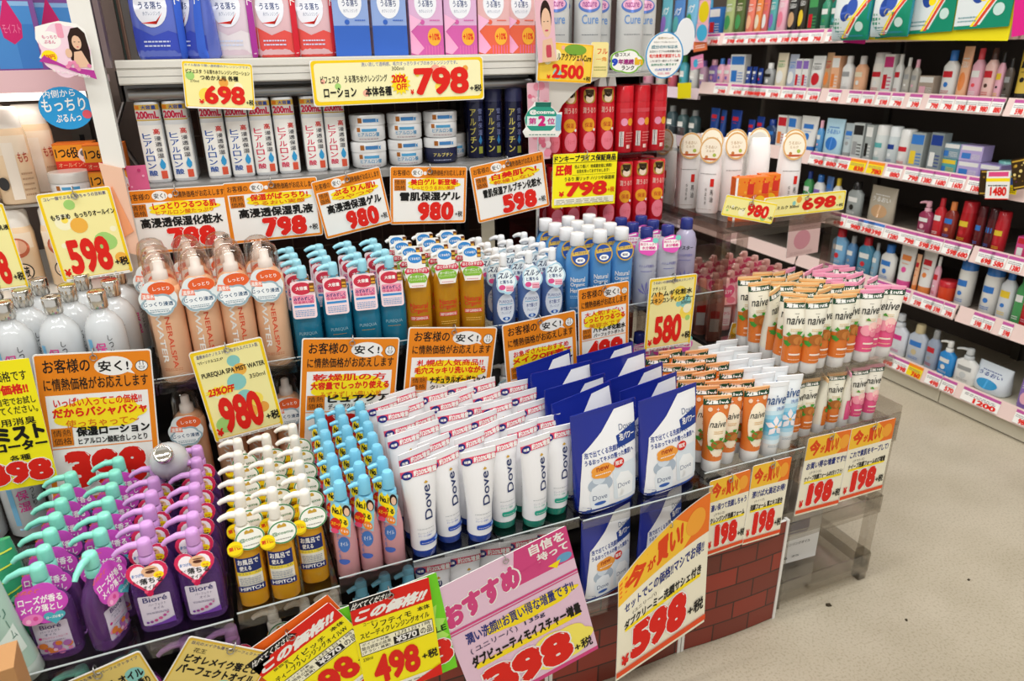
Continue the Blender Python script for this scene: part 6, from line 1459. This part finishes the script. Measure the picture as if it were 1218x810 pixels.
dc([(622, 121), (668, 121), (668, 164), (622, 164)], 1.235, 'teal bag-shaped card with pink 2 on the chrome pole', lambda P: P.poly(circ(.47, .52, .42, .40, 24), pp('#2f9a82')).rect(.3, .86, .7, .99, pp('#1f6a5a')).rect(.1, .34, .86, .60, pp('#dff0ea')).text('@cosme', .16, .64, .80, .78, WHP, .04).text('第', .14, .38, .34, .56, pp('#c83a8a'), .04).text('2', .38, .33, .58, .62, pp('#d0287a'), .07).text('位', .62, .38, .82, .56, pp('#c83a8a'), .04).poly([(.02, .2), (.98, .2), (.9, .04), (.1, .04)], pp('#f0eee6')).lines(.16, .08, .84, .15, 1, pp('#2f7a6a')).poly(rrect(.84, .2, .98, .66, .04), pp('#7ab8d0')), [(-.22, .5), (.16, .5), (.2, .38), (.38, .2), (.5, .22), (.48, -.2), (.5, -.34), (.42, -.48), (-.42, -.48), (-.5, -.32), (-.42, -.2), (-.46, .05), (-.36, .3), (-.26, .4)])
sign([(637, -30), (659, -30), (659, 72), (637, 76)], 1.245, 'narrow pink poster of a smiling face beside the pole', lambda P: P.rect(0, 0, 1, 1, pp('#e8b8c4')).ell(.55, .52, .30, .20, HAIR).ell(.55, .46, .26, .17, SKIN).rect(.4, .47, .48, .48, INK).rect(.6, .47, .68, .48, INK).ell(.55, .37, .1, .012, pp('#c8506a')).poly([(.2, .0), (.3, .26), (.8, .28), (1, .0)], SKIN).poly(rrect(.45, .05, .75, .2, .05), pp('#c84a5a')), ring=None, name='poster', cat='poster', group=None)
sign([(629, 98), (655, 98), (652, 188), (627, 192)], 1.262, 'pink spotted strip hanging below the 2500 sign', lambda P: [P.rect(0, 0, 1, 1, pp('#eebac6'))]+[P.dot(rnd.uniform(.1, .9), rnd.uniform(.03, .97), rnd.uniform(.08, .2), pp(rnd.choice(['#e0708a', '#f6d8dc', '#e890a4']))) for i in range(24)], ring=None, name='cardboard_strip', cat='cardboard strip', group=None)
sign([(703, 50), (724, 50), (722, 92), (702, 92)], 1.256, 'pale yellow round-edged card half behind the 2500 sign', lambda P: P.poly(circ(.4, .5, .58, .5), pp('#f4e49a')).text('フル', .35, .66, .95, .82, pp('#e0602a'), .03).text('一角', .3, .46, .9, .58, pp('#e8902a'), .02).lines(.2, .2, .9, .36, 2, pp('#a8a860')), ring=None, name='hanging_card', cat='card', group='die-cut shop cards', base=pp('#f4e49a'))
dc([(724, 58), (766, 58), (766, 88), (724, 88)], 1.245, 'green-edged cloud card with blue 9 before the grey bottles', lambda P: P.poly(cloud(.5, .5, .5, .5, 5, .14), pp('#7ab83a')).poly(cloud(.5, .5, .45, .44, 5, .14), WHP).text('@コスメ', .16, .68, .58, .84, INK, .03).text('9', .08, .32, .25, .62, pp('#2a4ac0'), .08).text('年連続', .26, .38, .70, .60, pp('#a02a7a'), .05).text('ランク', .36, .16, .72, .34, INK, .03).text('in', .72, .36, .96, .66, pp('#e8b82a'), .08), [(p[0]-.5, p[1]-.5) for p in cloud(.5, .5, .5, .5, 5, .14)], pp('#7ab83a'))
dc([(767, 38), (813, 37), (812, 93), (768, 94)], 1.24, 'white oval card with blue rim and lines of writing', lambda P: P.poly(circ(.5, .5, .5, .5, 30), pp('#4a9ad0')).poly(circ(.5, .5, .465, .47, 30), WHP).text('話題のCureを', .3, .84, .72, .89, pp('#a0801c'), .01).text('お肌のくすみ気にならない?', .2, .76, .8, .80, INK).text('成分の91%は水', .14, .64, .84, .72, pp('#1c7a8a'), .03).text('お肌のトラブルは角質層の悩み', .1, .56, .92, .61, INK, .01).text('毛穴角質が原因でした', .1, .45, .92, .53, FIRE, .04).text('これ1本で一役かって一石鹸', .12, .36, .88, .41, INK, .01).text('自然な肌へ導きます', .16, .28, .84, .33, pp('#1c8a6a'), .02).text('CUREを試す', .26, .17, .7, .23, pp('#4a6ac0'), .02).text('お試し価格', .34, .09, .66, .14, pp('#d85a7a')), [(p[0]-.5, p[1]-.5) for p in circ(.5, .5, .5, .5, 30)], pp('#4a9ad0'))
for c_, lb in ((((800, 21), (826, 21), (826, 66), (808, 66)), 'tall white clip card behind the oval card'),):
    dc(list(c_), 1.255, lb, lambda P: P.poly(circ(.5, .5, .45, .48), pp('#e6e8ea')), [(p[0]-.5, p[1]-.5) for p in circ(.5, .5, .5, .5, 20)], pp('#e6e8ea'))

# ================================================================ price tags on the aisle shelving rails
RT = math.atan2(.012, .046)
_tk = {}
def ptag(s, px, num, wpx=24, yel=False, xr=XR, label=None, blue=False):
    z = LIPS[s]; y = y_on(px, xr-.006, z-.02); wd = abs(y_on(px+wpx/2, xr-.006, z-.02)-y_on(px-wpx/2, xr-.006, z-.02)); wd = round(min(max(wd, .028), .17), 3)
    key = (num, wd, yel, blue)
    if key not in _tk:
        h = .040; m = MB().slab(rrect(-wd/2, -h/2, wd/2, h/2, .001), .0008, pp('#f4d820') if yel else WHP)
        P = Print(wd, h).rect(.0, .78, 1, 1, pp('#f08a2a') if yel else pp('#4a7ac8') if blue else pp('#c05a9c')).lines(.08, .48, .9, .72, 2, pp('#6a6a70')); P.text(num, .34, .06, .94, .44, FIRE, .05).rect(.0, .0, 1, .03, pp('#d8d0cc')); P.flat(m, 0, -.0004, 0)
        K = Kind('price_tag', 'price tag'); K.part('tag', m); _tk[key] = K
    n = _cnt[('t', s, num)] = _cnt.get(('t', s, num), 0)+1
    M = Matrix.Translation((xr-.0055, y, z-.0225)) @ Matrix.Rotation(R(-90), 4, 'Z') @ Matrix.Rotation(-RT, 4, 'X')
    tag_todo.append((_tk[key], M, s, num, yel, n, label))
tag_todo = []
for s, row in ((0, [(848, '398'), (868, '598'), (879, '498'), (893, '598'), (905, '698'), (919, '498'), (933, '598'), (944, '398'), (956, '498'), (971, '798'), (990, '598')]),
               (1, [(857, '298'), (876, '698'), (889, '598'), (897, '498'), (905, '398'), (920, '598'), (937, '698'), (950, '598'), (967, '698'), (992, '498'), (1016, '598'), (1032, '698'), (1050, '598'), (1067, '798'), (1088, '398'), (1111, '798'), (1127, '798'), (1143, '598'), (1156, '598'), (1170, '980'), (1186, '880'), (1212, '598')]),
               (2, [(972, '98'), (987, '880'), (1001, '798'), (1020, '838'), (1041, '780'), (1063, '880'), (1085, '798'), (1101, '1380'), (1118, '1680'), (1138, '1600'), (1160, '1380')]),
               (3, [(996, '698'), (1016, '980'), (1029, '398'), (1041, '398'), (1061, '1280'), (1080, '798'), (1098, '598'), (1111, '598'), (1131, '598'), (1144, '680'), (1172, '698'), (1187, '580'), (1207, '1380')]),
               (4, [(986, '598'), (998, '398'), (1008, '598'), (1019, '598'), (1039, '798'), (1052, '598'), (1066, '598'), (1075, '598'), (1091, '598'), (1104, '498'), (1114, '598'), (1128, '398'), (1163, '598'), (1175, '598'), (1197, '598')]),
               (5, [(1055, '898'), (1071, '398'), (1088, '760'), (1110, '498'), (1128, '570')])):
    for px, num in row: ptag(s, px, num, 15 if s < 2 else 19 if s < 4 else 13 if s == 4 else 17, num in ('838', '780', '760'), blue=(s == 3 and px in (1029, 1041)))
ptag(5, 1166, '1200', 44)
ptag(5, 1216, '980', 18)
_tot = {}
for k_ in tag_todo: _tot[(k_[2], k_[3])] = _tot.get((k_[2], k_[3]), 0)+1
for K, M, s, num, yel, n, lb in tag_todo:
    place(K, None, label='%s %s price tag, aisle %s rail%s' % ('yellow' if yel else 'white', num, SHN[s], ', %s such from far end' % od(n-1) if _tot[(s, num)] > 1 else ''), group='price tags on the shelf rails', M=M)
# gold-black 1480 cards hanging on the third shelf
def wcard(corners, x, label, draw, base=CARD, name='price_sign', cat='price sign', group=None):
    n = Vector((-1, 0, 0)); q = [at_plane(px, py, Vector((x, 0, 0)), n) for px, py in corners]
    ax = Vector((0, -1, 0)); ax = ((q[1]-q[0])+(q[2]-q[3])).normalized(); up = ax.cross(-n)
    w_ = ((q[1]-q[0]).dot(ax)+(q[2]-q[3]).dot(ax))/2; h_ = ((q[0]-q[3]).dot(up)+(q[1]-q[2]).dot(up))/2; c = sum(q, Vector())/4; Y = -n
    m = MB().slab(rrect(-w_/2, -h_/2, w_/2, h_/2, .003), .0012, base); P = Print(w_, h_); draw(P); P.flat(m, 0, -.0006, 0)
    K = Kind(name, cat); K.part('card', m)
    place(K, None, label=label, group=group, M=Matrix(((ax.x, Y.x, up.x, c.x), (ax.y, Y.y, up.y, c.y), (ax.z, Y.z, up.z, c.z), (0, 0, 0, 1))))
gk = pp('#3a2a14'); gd = pp('#c8a03a')
def black_gold(P):
    P.rect(0, 0, 1, 1, gk).rect(.05, .05, .95, .1, gd).rect(.05, .9, .95, .95, gd)
    for i in range(14): P.dot(rnd.uniform(.1, .9), rnd.uniform(.15, .85), rnd.uniform(.03, .09), pp(rnd.choice(['#c8a03a', '#8a6a2a', '#5a2a4a', '#e8d080'])))
wcard([(1168, 202), (1203, 202), (1200, 233), (1162, 232)], 1.965, 'black and gold card behind the 1480 price card', black_gold)
def f1480(P): P.rect(0, 0, 1, 1, WHP).rect(.08, .80, .92, .96, pp('#e8508a')).rect(.0, .62, 1, .74, YEL).lines(.1, .46, .9, .58, 1, INK); P.text('1480', .2, .12, .9, .44, FIRE, .05).rect(0, .0, 1, .03, FIRE)
wcard([(1176, 203), (1204, 203), (1198, 237), (1170, 237)], 1.955, 'white 1480 price card clipped on the third aisle shelf', f1480)
wcard([(1205, 195), (1228, 180), (1228, 228), (1203, 222)], 1.95, 'black and gold card cut off by the right edge', black_gold)
wcard([(1196, 208), (1212, 210), (1210, 232), (1196, 230)], 1.968, 'small blue and yellow card beside the 1480 price card', lambda P: P.rect(0, 0, 1, 1, YEL).rect(.1, .5, .9, .9, pp('#3a6ac0')).lines(.1, .1, .9, .4, 3, INK))
# hanging green pouches on the yellow strip board
def green(P):
    P.rect(0, 0, 1, 1, pp('#178a6a')).poly([(.0, .05), (.48, .05), (.9, .6), (.9, 1), (.0, 1)], pp('#dfe6e6')).poly([(.36, .03), (.42, .03), (.98, .72), (.98, .82)], pp('#e04a2a')).poly([(.30, .03), (.35, .03), (.98, .84), (.98, .92)], YEL).text('DHC', .06, .84, .36, .95, pp('#20506a'), .03).poly(circ(.38, .5, .14, .16), pp('#2a4a9a')).poly(circ(.54, .6, .14, .16), pp('#3a5ab0')).poly(circ(.48, .42, .08, .06), YEL).lines(.06, .1, .4, .2, 2, pp('#6a9aa0')).dot(.78, .24, .1, pp('#c8e0d8'))
g = 'green and white hanging packs'
wcard([(1040, -60), (1216, -70), (1212, 43), (1038, 52)], 1.945, 'large yellow backing board hanging at the top right', lambda P: P.rect(0, 0, 1, 1, pp('#f0e020')), base=pp('#f0e020'), name='backing_board', cat='board')
for (a, b, y1, y2), lb in (((1086, 1141, 41, 36), 'middle one on the yellow board'), ((1142, 1210, 36, 30), 'right one on the yellow board'), ((1046, 1085, 46, 41), 'left one on the yellow board')):
    wcard([(a, y1-88), (b, y2-92), (b-2, y2), (a-1, y1)], 1.938, 'green and white hanging pack, '+lb, green, base=pp('#178a6a'), name='hanging_pack', cat='pack', group=g)
wcard([(1209, -60), (1240, -70), (1240, 38), (1207, 43)], 1.94, 'magenta board at the upper right edge', lambda P: P.rect(0, 0, 1, 1, pp('#e0288a')), base=pp('#e0288a'), name='backing_board', cat='board')
wcard([(1014, -60), (1041, -60), (1039, 52), (1012, 52)], 1.943, 'magenta board left of the yellow board', lambda P: P.rect(0, 0, 1, 1, pp('#e0288a')), base=pp('#e0288a'), name='backing_board', cat='board')
def bulge(pxa, pxb, py, x, lb, h):
    ya, yb = at_plane(pxb, py, Vector((x, 0, 0)), Vector((1, 0, 0))), at_plane(pxa, py, Vector((x, 0, 0)), Vector((1, 0, 0)))
    wd = yb.y-ya.y; a = wd/2
    B = Body([(0, a*.98, .002, 4), (.012, a, .010, 3), (h*.4, a, .02, 2.6), (h*.85, a, .012, 2.6), (h, a, .001, 4)])
    K = Kind('hanging_pack', 'pack'); b = K.part('pouch_body', B.put(MB(), mat('#1f8a9a', .15, .5, coat=.4), 28))
    P = Print(wd*.98, h*.98); green(P); P.poly([(.0, .0), (.3, .0), (.0, .3)], pp('#c8d8dc')); m = MB(); P.on(m, B, h*.5, 0, .012, .0006); K.part('print', m, b)
    place(K, (x, (ya.y+yb.y)/2, (ya.z+yb.z)/2), R(-90), lb, g)
bulge(990, 1033, 48, 1.925, 'puffy teal hanging pack, nearer the middle of the picture', .16)
bulge(1036, 1080, 44, 1.915, 'puffy teal hanging pack overlapping the yellow board', .16)
# small hanging tags by the far shelving
for i, (c_, x, cc, lb) in enumerate(((((832, 0), (846, 0), (842, 28), (830, 28)), 1.93, pp('#e8d020'), 'yellow round tag on the pink strip at the aisle top shelf'), (((828, 28), (842, 28), (842, 50), (828, 50)), 1.93, pp('#4ab0d8'), 'light blue round tag below the yellow round tag'), (((806, 99), (822, 98), (822, 117), (806, 117)), 1.97, pp('#f0e020'), 'yellow round tag on the distant price rail'))):
    wcard(list(c_), x, lb, (lambda c2: lambda P: P.poly(circ(.5, .5, .46, .46), c2))(cc), base=pp('#f2b8c4') if i < 2 else cc, name='round_tag', cat='tag', group=None)
wcard([(826, 50), (842, 46), (840, 60), (824, 62)], 1.935, 'orange printed tag hanging below the light blue round tag', lambda P: P.rect(.05, .05, .95, .95, pp('#e87a4a')).lines(.15, .3, .85, .7, 2, WHP), base=pp('#e87a4a'), name='round_tag', cat='tag')
wcard([(822, 68), (837, 64), (836, 80), (822, 84)], 1.94, 'pink printed tag hanging above the distant bottles', lambda P: P.rect(0, 0, 1, 1, pp('#e890b8')).dot(.4, .45, .2, pp('#4ab0d8')).lines(.55, .4, .95, .8, 2, WHP), base=pp('#e890b8'), name='round_tag', cat='tag')
